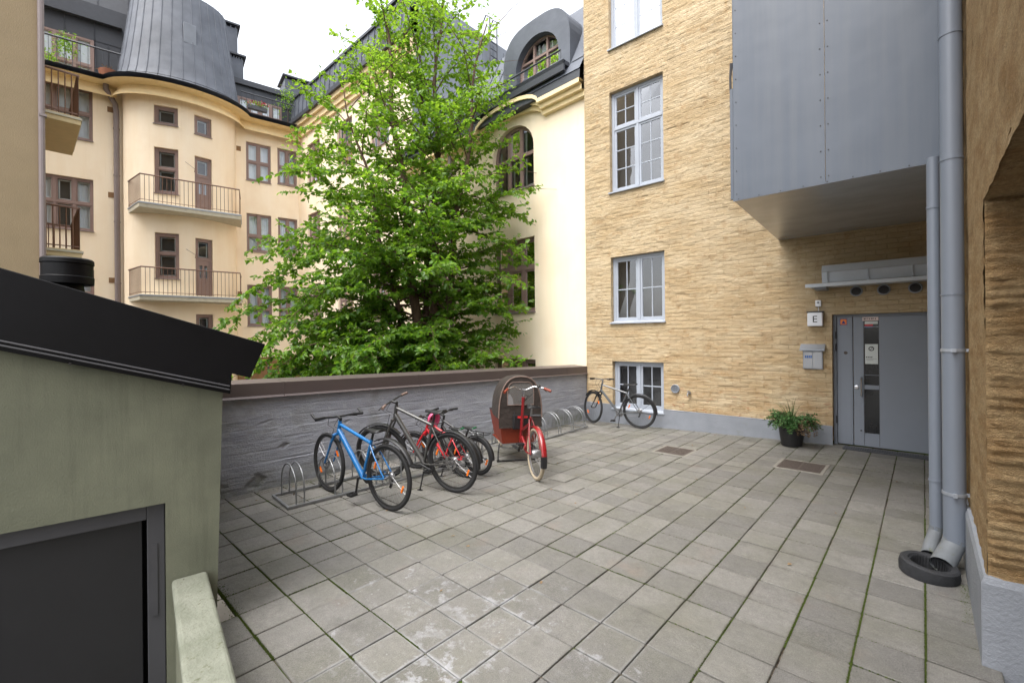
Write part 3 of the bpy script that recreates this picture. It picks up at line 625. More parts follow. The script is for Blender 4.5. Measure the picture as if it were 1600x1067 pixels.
bx(((sm_-.022, fy-.006, zf-.004), (sm_+.004, fy-.0, zt))).build('cover_strip', 'box_steel', BX)
bx(((fl-.004, fy-.008, zf-.012), (frx, fy-.001, zf+.014))).build('bottom_trim', 'box_steel', BX)
MB().add([(fl-.002, fy+.005, zf), (fl-.002, fy+.005, zt), (bl, 0, zt), (bl, 0, zb)], [(0, 1, 2, 3)]).build('side_panel', 'box_steel', BX)
MB().add([(fl, fy+.004, zf), (frx, fy+.004, zf), (frx, .02, zb-.005), (bl, .02, zb-.005)], [(0, 1, 2, 3)]).build('soffit', 'soffit_steel', BX)
bx(((fl-.035, fy+.02, zf-.03+.05), (fl-.006, fy+.05, 4.42))).build('edge_flange', 'box_steel', BX)
MB().tube([(fl-.03, fy+.03, 4.42), (fl-.028, fy+.02, 4.55), (fl-.014, fy+.01, 4.68)], [.012, .012, .016], 8).build('latch_arm', 'dark_frame', BX)
rv = MB()
for x in (fl+.03, sm_-.03, sm_+.03):
    k = 0
    while zf+.06+k*.24 < 5.6: rv.lathe([(0, -.004), (.0055, -.003), (.006, 0)], (x, fy-.0005, zf+.06+k*.24), 8, 'y'); k += 1
for k in range(9): rv.lathe([(0, -.004), (.0055, -.003), (.006, 0)], (fl+.05+k*.19, fy-.008, zf+.004), 8, 'y')
rv.build('screws', 'screw', BX)
# ------------------------------------------------------------------ archway building on the right
AR = thing('archway_building', 'rough ochre rendered building edge with arch beside the viewer', 'building', (.25, 3.58, 0))
YE = 9.12-3.58
def stucco(U, Z): return .018*fbm(U*14, Z*14, 4, 3, .75)+.012*fbm(U*2, Z*2, 3, 7)
relief_wall('wall', 'pier_render', AR, 0, YE, .47, 2.55, .02, .02, stucco, fn=lambda u, v, z: (v, u, z))
relief_wall('upper_wall', 'pier_render', AR, -5.0, YE, 2.55, 7.5, .05, .05, stucco, fn=lambda u, v, z: (v, u, z))
def ridges(U, Z):
    zz = Z+.03*fbm(U*1.6, Z*1.2, 3, 2)+.012*fbm(U*6, Z*6, 2, 8); k = zz/.05; f = k-np.floor(k); amp = vn(np.floor(k)*1.9, U*2.6, 12)
    return .020*np.clip(f*2.2, 0, 1)*(1-np.clip((f-.75)*4, 0, 1))*np.clip(amp*1.8-.5, 0, 1)+.024*fbm(U*7, Z*46, 4, 31, .7)+.020*fbm(U*16, Z*20, 3, 33, .6)+.02*fbm(U*3, Z*4, 3, 9)
relief_wall('arch_reveal', 'pier_render', AR, 0, 1.2, .47, 2.55, .011, .0055, lambda U, Z: ridges(U, Z)*np.clip(U/.03, .25, 1), fn=lambda u, v, z: (u, v, z))
s_ = MB(); ys = [0, -.5, -1, -1.5, -2, -2.6, -3.2, -4, -5]; zz_ = [2.55, 2.578, 2.6, 2.615, 2.622, 2.62, 2.605, 2.58, 2.54]
for (y0, z0), (y1, z1) in zip(zip(ys[:-1], zz_[:-1]), zip(ys[1:], zz_[1:])): s_.add([(0.0, y0, z0), (1.8, y0, z0), (1.8, y1, z1), (0.0, y1, z1)], [(0, 1, 2, 3)])
s_.build('arch_soffit', 'pier_render', AR)
bx(((.045, .045, -.1), (1.8, YE, 2.5)), ((.045, .045, 2.5), (1.8, YE, 7.5)), ((.045, -5, 2.66), (1.8, .045, 7.5)), ((1.8, -5, -.1), (2, YE, 7.5))).build('passage_wall', 'pier_render', AR)
pb = MB(); prof = [(-.028, -.2), (-.028, .455), (-.016, .485), (.03, .5)]
for (x0, z0), (x1, z1) in zip(prof[:-1], prof[1:]):
    yy = lambda x: x+.0
    pb.add([(x0, yy(x0)-.01, z0), (x0, YE, z0), (x1, YE, z1), (x1, yy(x1)-.01, z1)], [(0, 1, 2, 3)]); pb.add([(x0, yy(x0)-.01, z0), (1.8, yy(x0)-.01, z0), (1.8, yy(x1)-.01, z1), (x1, yy(x1)-.01, z1)], [(0, 1, 2, 3)])
pb.build('plinth', 'plinth_paint', AR)
# downpipes
def ringj(mb, c, r, z, h=.012): mb.lathe([(r, z-h), (r+.004, z-h), (r+.004, z+h), (r, z+h)], (c[0], c[1], 0), 24)
DP = thing('downpipe', 'thick grey downpipe rising past the steel bay', 'downpipe', (.166, 4.87, 0)); r = .067
MB().tube([(0, 0, .2), (0, 0, 9.5)], r, 28).build('pipe', 'pipe_paint', DP, smooth=60)
for z in (4.12, 3.16, 2.12): j = MB(); ringj(j, (0, 0), r, z, .006); j.build('joint', 'pipe_paint', DP)
for z in (1.69, .585):
    c = MB(); ringj(c, (0, 0), r+.001, z, .012); c.box((r*.6, -.012, z-.012), (.09, .012, z+.012)); c.box((-.01, -r-.03, z-.014), (.014, -r+.004, z+.014)); c.build('clamp', 'zinc', DP)
MB().tube([(0, 0, .23), (-.012, -.01, .18), (-.045, -.085, .12), (-.08, -.19, .07)], [.0675, .069, .072, .073], 24, caps=False).build('shoe', 'shoe_zinc', DP, smooth=35)
DQ = thing('drain_pipe', 'thinner grey drainpipe running up into the steel bay', 'downpipe', (.064, 5.06, 0)); r = .042
MB().tube([(0, 0, .2), (0, 0, 3.26)], r, 22).build('pipe', 'pipe_paint', DQ, smooth=60)
for z in (.62, 2.85): j = MB(); ringj(j, (0, 0), r, z, .008); j.build('joint', 'pipe_paint', DQ)
MB().tube([(0, 0, .24), (-.008, -.01, .19), (-.035, -.12, .12), (-.05, -.24, .075)], [.043, .044, .046, .047], 20, caps=False).build('shoe', 'shoe_zinc', DQ, smooth=35)
RG = thing('rubber_ring', 'black rubber ring on the paving under the downpipes', 'rubber ring', (.015, 4.62, .05)); RG.rotation_euler = (R_(2), R_(5), 0)
MB().lathe([(.118, -.05), (.118, .04), (.126, .05), (.155, .052), (.17, .04), (.176, .0), (.17, -.05), (.118, -.05)], n=40).build('ring', 'rubber', RG, smooth=40)
n_ = MB()
for k in range(36):
    a = k*math.pi/18; n_.box((-.003, .108, -.045), (.003, .12, .04), Matrix.Rotation(a, 4, 'Z'))
n_.build('ribs', 'rubber', RG)
CB = thing('wall_cable', 'thin dark cable running up the wall behind the downpipes', 'cable', (.235, 5.3, 0))
MB().tube([(0, 0, .52), (.004, .02, 1.4), (-.003, 0, 2.4), (.002, .01, 3.5), (0, 0, 6)], .007, 6).build('cable', 'dark_frame', CB)

# ------------------------------------------------------------------ grey board-marked wall with brown coping
GW = thing('concrete_wall', 'low grey board marked concrete wall behind the bicycles', 'wall', (-5.95, 1.5, 0))
def wx(u): return .0095*u
def wtop(u): return 1.16-.0235*u
SPALL = [(.40, .30, .13, .11, .028), (.72, .70, .07, .045, .035), (.50, 1.02, .13, .02, .014), (.02, .30, .08, .09, .018), (4.5, .62, .04, .03, .03), (5.6, .55, .035, .03, .03), (1.55, .9, .05, .02, .012)]
def board(U, Z):
    zz = Z+.012*fbm(U*.9, Z*2, 3, 5); k = zz/.135; row = np.floor(k); f = k-row
    off = (vn(row*2.31, row*.7+.2, 9)-.5)*.016; e = np.clip(1-np.minimum(f, 1-f)/.1, 0, 1)*np.clip(vn(U*2.3, row*3.1, 15)*2-.5, 0, 1)
    h = off*.8-.011*e+.009*fbm(U*8, Z*18, 4, 25, .65)+.008*fbm(U*1.2, Z*1.5, 3, 27)+.012*np.clip(vn(U*5, row*1.3, 33)-.55, 0, 1)*np.clip((f-.7)/.2, 0, 1)*2
    for u, z, a, b, d in SPALL:
        q = abs(U-u)/a+abs(Z-z-.25*(U-u))/b+.9*fbm(U*11, Z*11, 4, 3, .65); h -= d*np.clip((1.0-q)*5, 0, 1)
    return h
relief_wall('wall_face', 'grey_concrete', GW, -.9, 7.56, 0, 1.36, .022, .011, lambda U, Z: board(U, Z)*.72, fn=lambda u, v, z: (wx(u)-v, u, -.2+(z/1.36)*(wtop(u)+.2)))
cb = MB(); cb.add([(-.02, -.9, -.3), (-.3, -.9, -.3), (-.3, -.9, wtop(-.9)), (-.02, -.9, wtop(-.9)), (wx(7.56)-.02, 7.56, -.3), (-.3, 7.56, -.3), (-.3, 7.56, wtop(7.56)), (wx(7.56)-.02, 7.56, wtop(7.56))], [(0, 1, 2, 3), (4, 7, 6, 5), (3, 2, 6, 7), (1, 5, 6, 2)]); cb.build('wall_core', 'grey_concrete', GW)
cop = link('coping', None, GW); cop.empty_display_size = .2
segs = [-.9, .72, 2.75, 4.75, 6.7, 7.5]
for a, b_ in zip(segs[:-1], segs[1:]):
    q = MB(); P = [(.028, -.012), (.052, -.03), (.056, -.026), (.034, -.002), (.034, .150), (-.34, .175), (-.34, .02), (.02, .02)]
    n = len(P); vs = [(wx(a)+x, a+.002, wtop(a)+z) for x, z in P]+[(wx(b_)+x, b_-.002, wtop(b_)+z) for x, z in P]
    q.add(vs, [tuple(range(n)), tuple(reversed(range(n, 2*n)))]+[(i, i+n, (i+1) % n+n, (i+1) % n) for i in range(n)]); o = q.build('coping_sheet', 'coping_brown', cop)
    o.parent = cop
    if b_ < 7: bx(((wx(b_)+.03, b_-.012, wtop(b_)+.0), (wx(b_)+.038, b_+.006, wtop(b_)+.152))).build('coping_seam', 'coping_brown', cop)

# ------------------------------------------------------------------ shed over the basement stairs
SH = thing('stair_shed', 'olive rendered stair shed with black sloping fascia and dark door', 'shed', SH_O, R_(90-8.3))
# local x = along the face (u), local y = away from the viewer (-v)
def shed_h(U, Z): return .002*fbm(U*3, Z*3, 3, 2)
def sh_fn(u, v, z): return (u+(.045*max(0, z)/1.5 if u > -.03 else 0), v, z)
relief_wall('wall', 'shed_render', SH, -3.0, 0, -1.3, 1.9, .15, .15, shed_h, [(-1.35, -.247, -1.3, .86)], .16, fn=lambda u, v, z: sh_fn(u, v, min(z, 1.5-.306*(u-0)+.05)))
bx(((-3, .2, -1.3), (-1.4, 2.5, 1.75)), ((-.2, .01, -1.3), (0, 2.5, 1.45))).build('side_wall', 'shed_render', SH)
fr = bx(((-1.35, .04, -1.2), (-1.27, .14, .858)), ((-.333, .04, -1.2), (-.25, .14, .858)), ((-1.27, .04, .77), (-.333, .14, .858))).build('door_frame', 'dark_frame', SH, bevel=.004)
bx(((-.312, .034, .2), (-.285, .0405, .62))).build('strike_plate', 'dark_frame', fr)
bx(((-1.27, .095, -1.2), (-.355, .13, .768))).build('door', 'dark_door', SH, bevel=.003)
bx(((-3, .4, -1.3), (-.1, .5, 1.7))).build('inner_wall', 'dark_door', SH)
poly = [(.08, 1.48), (.09, 1.608), (.19, 1.575), (.28, 1.79), (-3.0, 2.905), (-3.0, 2.423)]
MB().prism(poly, lambda x, y, t: (x, t, y), -.05, 2.6).build('roof', 'black_fascia', SH, bevel=.004)
bd = MB()
for dz in (.028, .05): bd.tube([(.075, -.056, 1.48+dz), (-3.0, -.056, 2.423+dz)], .006, 6)
bd.build('drip_trim', 'dark_frame', SH)
bd = MB()
for u in (-2.2, -1.6, -.64, -.16, .02): bd.lathe([(0, -.004), (.006, -.003), (.007, 0)], (u, -.0505, 1.505-.306*(u-.0)+(.05 if u > -.1 else 0)), 8, 'y')
bd.build('screws', 'screw', SH)
PW = thing('stair_parapet', 'mossy pale green parapet wall beside the sunken basement stairs', 'parapet', SH_O, R_(90-8.3))
bx(((-.205, -2.3, -1.3), (-.06, -.004, .35))).build('wall', 'shed_render', PW)
bx(((-.222, -2.34, .345), (-.045, -.004, .40))).build('cap', 'parapet_cap', PW, bevel=.02, seg=3)
stp = MB()
for k in range(6): stp.box((-1.6, -2.3+k*.34, -1.3), (-.2, -2.3+(k+1)*.34+.3, -.18*(k+1)+.0))
stp.box((-1.6, -.6, -1.3), (-.2, .1, -1.15))
o = stp.build('basement_steps', 'concrete_rim'); o.location = SH_O; o.rotation_euler = (0, 0, R_(90-8.3)); tag(o, kind='structure')
o = bx(((-1.75, -2.4, -1.3), (-1.6, 0, .0))).build('stairwell_wall', 'shed_render'); o.location = SH_O; o.rotation_euler = (0, 0, R_(90-8.3)); tag(o, kind='structure')
VC = thing('roof_vent', 'black round vent cap on the black shed roof', 'vent', (-4.25, .215, 2.05))
MB().lathe([(.09, -.05), (.085, .1), (.075, .18)], n=28).build('neck', 'black_fascia', VC, smooth=40)
MB().lathe([(.0, .15), (.12, .15), (.132, .155), (.134, .2), (.129, .205), (.129, .285), (.134, .29), (.133, .315), (.125, .325), (0, .33)], n=32).build('cap', 'black_fascia', VC, smooth=35)

# ------------------------------------------------------------------ the cream buildings round the lower courtyard
flat = lambda U, Z: U*0
def seam_panels(par, name, mtl, u0, u1, n, z0, z1, v0, v1, gap=.012, seam=.03, fn=None):
    f = fn or (lambda u, v, z: (u, v, z))
    for k in range(n):
        a, b_ = u0+(u1-u0)*k/n+gap/2, u0+(u1-u0)*(k+1)/n-gap/2
        q = MB().add([f(a, v0, z0), f(b_, v0, z0), f(b_, v1, z1), f(a, v1, z1)], [(0, 1, 2, 3)])
        q.add([f(b_, v0, z0), f(b_, v0-seam, z0), f(b_, v1-seam, z1), f(b_, v1, z1), f(b_+gap, v0, z0), f(b_+gap, v0-seam, z0), f(b_+gap, v1-seam, z1), f(b_+gap, v1, z1)], [(0, 1, 2, 3), (4, 7, 6, 5), (1, 5, 6, 2), (2, 6, 7, 3)])
        q.build(name, mtl, par)
BK = dict(fm='brown_window', inner='pale_sash', sillm='brown_pipe')
# --- far building with the round bay (local x along the facade, -y towards the yard)
LB = thing('bay_building', 'cream building with round bay, balconies and dark metal roof', 'building', (-24, 5, 0), R_(80))
lw = [(-4.8, -3.05, z0, z1) for z0, z1 in ((6.23, 8.3), (9.83, 11.9), (2.7, 4.7))]
rw = [(2.28, 3.33, z0, z1) for z0, z1 in ((9.42, 11.25), (6.05, 7.86), (2.5, 4.46))]+[(3.62, 4.5, z0, z1) for z0, z1 in ((9.5, 11.27), (6.05, 7.86), (2.5, 4.46))]
relief_wall('wall', 'cream_render', LB, -9, -2.15, -1.7, 12.1, 3, 4, flat, lw, .16, smooth=False)
relief_wall('wall', 'cream_render', LB, 1.85, 4.75, 1.0, 12.1, 3, 4, flat, rw, .16, smooth=False)
bx(((1.85, -.04, -1.7), (4.75, .3, 1.0))).build('base', 'brown_base', LB)
bx(((2.2, -.06, -1.6), (2.28, -.04, .7)), ((3.1, -.06, -1.6), (3.18, -.04, .7))).build('gate_post', 'dark_frame', LB)
bx(((-9, .6, -1.7), (4.75, 6, 12.2))).build('core', 'cream_render', LB)
for k, (a, b_, c, d) in enumerate(lw): window(LB, 'window', a, b_, c, d, .08, (.36, .68), (.52,), seed=k, curtain=.28 if k != 1 else .5, mu=.09, **BK)
for k, (a, b_, c, d) in enumerate(rw): window(LB, 'window', a, b_, c, d, .08, (.5,), (.5,) if k in (0, 3) else (.42,), seed=10+k, curtain=.46, mu=.09, **BK)
UC, BA, BB = -.15, 2.0, 1.3
def bay(ph, off=0): a = R_(ph); return UC+(BA+off)*math.sin(a), -(BB+off)*math.cos(a)
BO = []
for p0, p1, spans in ((-29, -5, ((10.70, 11.47, 0), (7.87, 9.75, 1), (4.38, 6.26, 1), (.8, 2.7, 1))), (11, 30, ((10.58, 11.40, 0), (7.40, 9.66, 2), (3.74, 6.18, 2), (.6, 2.95, 1)))):
    for z0, z1, kd in spans: BO.append((p0, p1, z0, z1, kd))
cuts = sorted(set([-90, -78, -66, -54, -42, -29, -5, 3, 11, 30, 42, 54, 66, 78, 90]))
zc = sorted(set([-1.7, 12.1]+[q for o in BO for q in o[2:4]]))
wb = MB()
for p, q in zip(cuts[:-1], cuts[1:]):
    for z0, z1 in zip(zc[:-1], zc[1:]):
        if any(o[0] <= p < o[1] and o[2] <= z0 < o[3] for o in BO): continue
        (x0, y0), (x1, y1) = bay(p), bay(q); wb.add([(x0, y0, z0), (x1, y1, z0), (x1, y1, z1), (x0, y0, z1)], [(0, 1, 2, 3)])
for p0, p1, z0, z1, kd in BO:
    (x0, y0), (x1, y1) = bay(p0), bay(p1); e = Vector((x1-x0, y1-y0, 0)); L_ = e.length; e.normalize(); nI = Vector((-e.y, e.x, 0))
    i0, i1 = Vector((x0, y0, 0))+nI*.16, Vector((x1, y1, 0))+nI*.16
    for A, B_, C_, D_ in (((x0, y0, z0), (x0, y0, z1), (i0.x, i0.y, z1), (i0.x, i0.y, z0)), ((x1, y1, z0), (x1, y1, z1), (i1.x, i1.y, z1), (i1.x, i1.y, z0)), ((x0, y0, z1), (x1, y1, z1), (i1.x, i1.y, z1), (i0.x, i0.y, z1)), ((x0, y0, z0), (x1, y1, z0), (i1.x, i1.y, z0), (i0.x, i0.y, z0))): wb.add([A, B_, C_, D_], [(0, 1, 2, 3)])
bw = wb.build('bay_wall', 'cream_render', LB)
bmm = bmesh.new(); bmm.from_mesh(bw.data); bmesh.ops.remove_doubles(bmm, verts=bmm.verts, dist=1e-4); bmesh.ops.recalc_face_normals(bmm, faces=bmm.faces); bmm.to_mesh(bw.data); bmm.free()
bw.data.polygons.foreach_set('use_smooth', [True]*len(bw.data.polygons)); bw.data.set_sharp_from_angle(angle=R_(40))
for k, (p0, p1, z0, z1, kd) in enumerate(BO):
    (x0, y0), (x1, y1) = bay(p0), bay(p1); e = Vector((x1-x0, y1-y0, 0)); L_ = e.length; ang = math.atan2(e.y, e.x)
    X = Matrix.Translation((x0, y0, 0)) @ Matrix.Rotation(ang, 4, 'Z')
    if kd < 2: window(LB, 'window', 0, L_, z0, z1, .1, (), (.56,) if kd else (), seed=30+k, xf=X, back=.3, fr=.1, **BK)
    else:
        dz_ = z0+(z1-z0)*.62
        W_ = window(LB, 'transom_window', 0, L_, dz_, z1, .1, (), (), seed=40+k, xf=X, sill=False, back=.3, fr=.09, fm='brown_window', inner='pale_sash')
        d_ = bx(((0, .1, z0), (.1, .16, dz_)), ((L_-.1, .1, z0), (L_, .16, dz_)), ((.1, .12, z0), (L_-.1, .15, z0+(dz_-z0)*.5)), ((.1, .12, z0+(dz_-z0)*.86), (L_-.1, .15, dz_)), ((.1, .12, z0+(dz_-z0)*.5), (.18, .15, z0+(dz_-z0)*.86)), ((L_/2-.04, .12, z0+(dz_-z0)*.5), (L_/2+.04, .15, z0+(dz_-z0)*.86)), ((L_-.18, .12, z0+(dz_-z0)*.5), (L_-.1, .15, z0+(dz_-z0)*.86)))
        for i in range(4): d_.box((.15+i*(L_-.3)/3.3, .115, z0+.1), (.15+i*(L_-.3)/3.3+.012, .12, z0+(dz_-z0)*.45))
        D_ = d_.xf(X).build('balcony_door', 'brown_window', LB)
        for a_, b_ in ((.18, L_/2-.04), (L_/2+.04, L_-.18)): bx(((a_, .13, z0+(dz_-z0)*.5), (b_, .135, z0+(dz_-z0)*.86))).xf(X).build('pane', 'glass', D_)
        bx(((.1, .28, z0), (L_-.1, .3, dz_))).xf(X).build('interior', 'curtain', D_)
def band(z0, z1, off, mtl, name, r=None):
    """cornice that follows flat walls and bay"""
    pts = [(-9, -off), (-2.3, -off)]+[bay(p, off) for p in range(-80, 81, 8)]+[(2.0, -off), (4.75, -off)]
    q = MB(); n = len(pts); prof = r or [(0, z0), (0, z1)]
    vs = []
    for i, (x, y) in enumerate(pts):
        p_ = Vector((pts[max(0, i-1)][0]-pts[min(n-1, i+1)][0], pts[max(0, i-1)][1]-pts[min(n-1, i+1)][1])); nn = Vector((-p_.y, p_.x)).normalized()*-1
        for o_, z in prof: vs.append((x-nn.x*o_*-1, y-nn.y*o_*-1, z))
    mp = len(prof); q.add(vs, [(i*mp+j, (i+1)*mp+j, (i+1)*mp+j+1, i*mp+j+1) for i in range(n-1) for j in range(mp-1)]); return q.build(name, mtl, LB, smooth=40)
cpf = [(.2, 11.66), (.16, 11.67), (.155, 11.73), (.13, 11.75), (.12, 11.82), (.06, 11.92), (.02, 11.97), (.0, 12.02), (.0, 12.12), (.5, 12.14)]
band(0, 0, .2, 'cream_cornice', 'cornice', [(-o, z) for o, z in cpf])
band(0, 0, .2, 'roof_metal', 'gutter', [(-.5, 12.14), (.03, 12.15), (.07, 12.2), (.08, 12.32), (-.5, 12.34)])
# terrace parapet slabs
bx(((-9, -.25, 12.33), (-2.2, .1, 12.43)), ((2.0, -.25, 12.33), (4.9, .1, 12.43))).build('terrace_edge', 'balcony_concrete', LB)
# bay roof in standing-seam panels
def cone(ph, t):
    a = R_(ph); s = 1-.30*t+.06*t*t; fl = .10*max(0, 1-t*7)**2
    return UC+(BA+.22+fl)*s*math.sin(a), 0.55*t-(BB+.22+fl)*s*math.cos(a), 12.34+4.5*t
rb_ = MB(); T = [0, .03, .07, .14, .3, .5, .75, 1.0]; phs = list(range(-100, 101, 10))
rb_.add([(cone(p, t)[0], cone(p, t)[1]+.04, cone(p, t)[2]) for p in phs for t in T], [(i*8+j, (i+1)*8+j, (i+1)*8+j+1, i*8+j+1) for i in range(20) for j in range(7)])
rb_.add([cone(p, 1.0) for p in phs], [tuple(range(21))]); br_ = rb_.build('bay_roof', 'roof_metal', LB, smooth=40)
for p0, p1 in zip(range(-99, 99, 11), range(-88, 110, 11)):
    q = MB(); ps = [p0+.25, (p0+p1)/2, p1-.25]
    q.add([cone(p, t) for p in ps for t in T], [(i*8+j, (i+1)*8+j, (i+1)*8+j+1, i*8+j+1) for i in range(2) for j in range(7)])
    q.tube([Vector(cone(p1, t)) for t in T[2:]], .022, 5); q.build('roof_panel', 'roof_metal', br_, smooth=40)
q = MB(); q.tube([cone(p, .07) for p in range(-95, 96, 5)], .014, 5); q.build('skirt_seam', 'roof_metal_dark', br_)
X = Matrix.Translation(cone(8, .58)) @ Matrix.Rotation(R_(8), 4, 'Z')
bx(((-.22, -.1, -.5), (.22, .2, .35))).xf(X).build('roof_hatch', 'roof_metal_pale', br_, bevel=.01)
# upper storey walls left and right of the bay
bx(((-9, 1.3, 12.3), (-1.9, 3, 16.1)), ((-9, 1.05, 15.3), (-2.2, 1.4, 15.42)), ((-9, 2.2, 16), (-1.2, 4, 19)), ((-1.95, .2, 12.3), (-1.5, 3, 19))).build('upper_wall', 'roof_metal_dark', LB)
seam_panels(LB, 'wall_panel', 'roof_metal_dark', -8.5, -2.2, 7, 14.55, 15.3, 1.28, 1.28)
seam_panels(LB, 'wall_panel', 'roof_metal_dark', -8.5, -1.9, 6, 15.45, 19, 1.32, 1.9)
seam_panels(LB, 'wall_panel', 'roof_metal_dark', -3.05, -1.9, 3, 12.4, 14.5, 1.28, 1.28)
window(LB, 'terrace_window', -6.6, -3.1, 12.55, 14.5, 1.2, (.16, .33, .5, .665, .83), (.42,), seed=77, fr=.08, mu=.1, sill=False, fm='brown_window', curtain=.5, back=.1, coff=.02)
bx(((1.95, 1.0, 12.3), (5.4, 3, 14.3)), ((1.9, .8, 14.3), (5.6, 3.2, 14.55))).build('upper_wall', 'roof_metal_dark', LB)
seam_panels(LB, 'wall_panel', 'roof_metal_dark', 1.95, 5.2, 4, 13.75, 14.32, .95, .95)
window(LB, 'terrace_window', 2.05, 4.0, 12.4, 13.72, .9, (.25, .5, .75), (.45,), seed=78, fr=.07, mu=.1, sill=False, fm='brown_window', curtain=.5, back=.1, coff=.02)
def railing(par, pts, z0, z1, step, mtl, name='railing', r=.012, rr=.03, base=True, spread=False):
    q = MB(); q.tube([(x, y, z1) for x, y in pts], rr, 6)
    if base: q.tube([(x, y, z0+.08) for x, y in pts], r*1.2, 5)
    for (a, b_), (c, d) in zip(pts[:-1], pts[1:]):
        n = max(1, int(math.dist((a, b_), (c, d))/step))
        for k in range(n+1): t = k/n; q.tube([(a+(c-a)*t, b_+(d-b_)*t, z0), (a+(c-a)*t, b_+(d-b_)*t, z1)], r, 4)
    return q.build(name, mtl, par)
railing(LB, [(-8.5, -.1), (-2.05, -.1)], 12.45, 13.6, .22, 'roof_metal_dark', r=.008, rr=.035)
railing(LB, [(2.1, -.1), (4.5, -.1), (4.5, .8)], 12.45, 13.5, .2, 'roof_metal_dark', r=.008, rr=.03)
# chimneys and roof boxes
for a, b_, c, d, e, f_ in ((1.0, 2.2, 2.0, 3.4, 14, 17.6), (1.7, 2.4, 1.6, 3.4, 14, 15.9), (4.6, 7.6, 3.2, 4.6, 14, 16.5)):
    ch = bx(((a, c, e), (b_, d, f_))).build('chimney', 'roof_metal', LB)
    bx(((a-.12, c-.12, f_+.12), (b_+.12, d+.12, f_+.2))).build('cap', 'roof_metal_dark', ch)
    lg = MB()
    for k in range(6): x = a+.05+(b_-a-.15)*k/5; lg.box((x, c+.02, f_), (x+.05, c+.07, f_+.13))
    lg.build('cap_post', 'roof_metal_pale', ch)
# balconies on the bay
def balcony(z, label):
    t = thing('balcony', label, 'balcony', (-24, 5, z), R_(80), 'balconies on the round bay')
    po = [(-1.58, -2.0), (1.82, -2.0), (2.02, -.35), (1.5, -.75), (.8, -1.1), (-.15, -1.25), (-1.1, -1.1), (-1.7, -.7), (-2.02, -.3)]
    s = MB().prism(po, lambda x, y, t_: (x, y, t_), -.24, 0).build('slab', 'balcony_concrete', t, bevel=.02)
    MB().prism([(x*1.012, y*1.012) for x, y in po], lambda x, y, t_: (x, y, t_), -.08, -.03).build('drip_edge', 'zinc', s)
    railing(t, [(-1.98, -.45), (-1.54, -1.95), (1.78, -1.95), (1.97, -.5)], .0, 1.06, .135, 'brown_metal', r=.0095, rr=.028)
    q = MB().tube([(.22, -1.5, 1.62), (.28, -1.42, 2.05)], .02, 5).tube([(.25, -1.45, 1.75), (-.1, -1.6, 1.95)], .008, 4); q.build('lamp_bracket', 'brown_metal', t)
balcony(7.26, 'upper balcony with thin brown railing on the cream round bay')
balcony(3.66, 'lower balcony with thin brown railing on the cream round bay')
def cpipe(name, label, par_m, pts, r, clips):
    t = thing(name, label, 'downpipe', (0, 0, 0)); t.matrix_world = par_m
    MB().tube(pts, r, 12).build('pipe', 'brown_pipe', t, smooth=60)
    q = MB()
    for z in clips: q.lathe([(r, z-.03), (r+.012, z-.03), (r+.012, z+.03), (r, z+.03)], (pts[-1][0], pts[-1][1], 0), 14)
    q.build('clip', 'brown_pipe', t)
LM = Matrix.Translation((-24, 5, 0)) @ Matrix.Rotation(R_(80), 4, 'Z')
cpipe('facade_downpipe', 'mauve brown downpipe on the cream facade left of the bay', LM, [(-2.62, -.35, 12.2), (-2.62, -.33, 11.95), (-2.36, -.14, 11.5), (-2.33, -.12, 11.2), (-2.33, -.12, -1.6)], .095, (10.5, 8.6, 6.7, 4.2))
for k, (u, z) in enumerate(((-2.52, 11.28), (-2.52, 7.8), (-2.52, 4.32), (1.98, 10.82), (1.98, 4.0))):
    bx(((u-.09, -.012, z-.11), (u+.09, .02, z+.11))).build('air_grille', 'brown_base', LB)
# terrace plants
TPm = LM
def plant_leaves(rng_, n, c, sp, ln, wd, up_=.3):
    P = np.array(c)+rng_.normal(0, 1, (n, 3))*np.array(sp); D = rng_.normal(0, 1, (n, 3)); D[:, 2] += up_; D /= np.linalg.norm(D, axis=1)[:, None]
    return P, D, ln*(.6+.8*rng_.random(n)), wd*(.6+.8*rng_.random(n))
def leaf_mesh(name, mtl, P, D, Ln, Wd, rng_, tone=None, N=None, shape=6):
    n = len(P); up_ = N if N is not None else rng_.normal(0, 1, (n, 3))
    S = np.cross(D, up_); S /= (np.linalg.norm(S, axis=1)[:, None]+1e-9); Nn = np.cross(S, D)
    Ln = Ln[:, None]; Wd = Wd[:, None]
    V = np.stack([P, P+D*Ln*.32+S*Wd*.5+Nn*Wd*.12, P+D*Ln*.68+S*Wd*.38+Nn*Wd*.08-Nn*Ln*.03, P+D*Ln-Nn*Ln*.14, P+D*Ln*.68-S*Wd*.38+Nn*Wd*.08-Nn*Ln*.03, P+D*Ln*.32-S*Wd*.5+Nn*Wd*.12], 1).reshape(-1, 3)
    base = np.arange(n)*6; tri = np.stack([base, base+1, base+2, base, base+2, base+3, base, base+3, base+4, base, base+4, base+5], 1).reshape(-1)
    me_ = bpy.data.meshes.new(name); me_.vertices.add(len(V)); me_.vertices.foreach_set('co', V.ravel()); nt_ = n*4
    me_.loops.add(nt_*3); me_.loops.foreach_set('vertex_index', tri); me_.polygons.add(nt_); me_.polygons.foreach_set('loop_start', np.arange(nt_)*3); me_.polygons.foreach_set('use_smooth', np.ones(nt_, bool))
    if tone is not None:
        a = me_.attributes.new('tone', 'FLOAT', 'FACE'); a.data.foreach_set('value', np.repeat(tone, 4).astype(np.float32))
    me_.update(calc_edges=True); me_.validate(); me_.materials.append(M[mtl]); return me_
prg = np.random.default_rng(11)
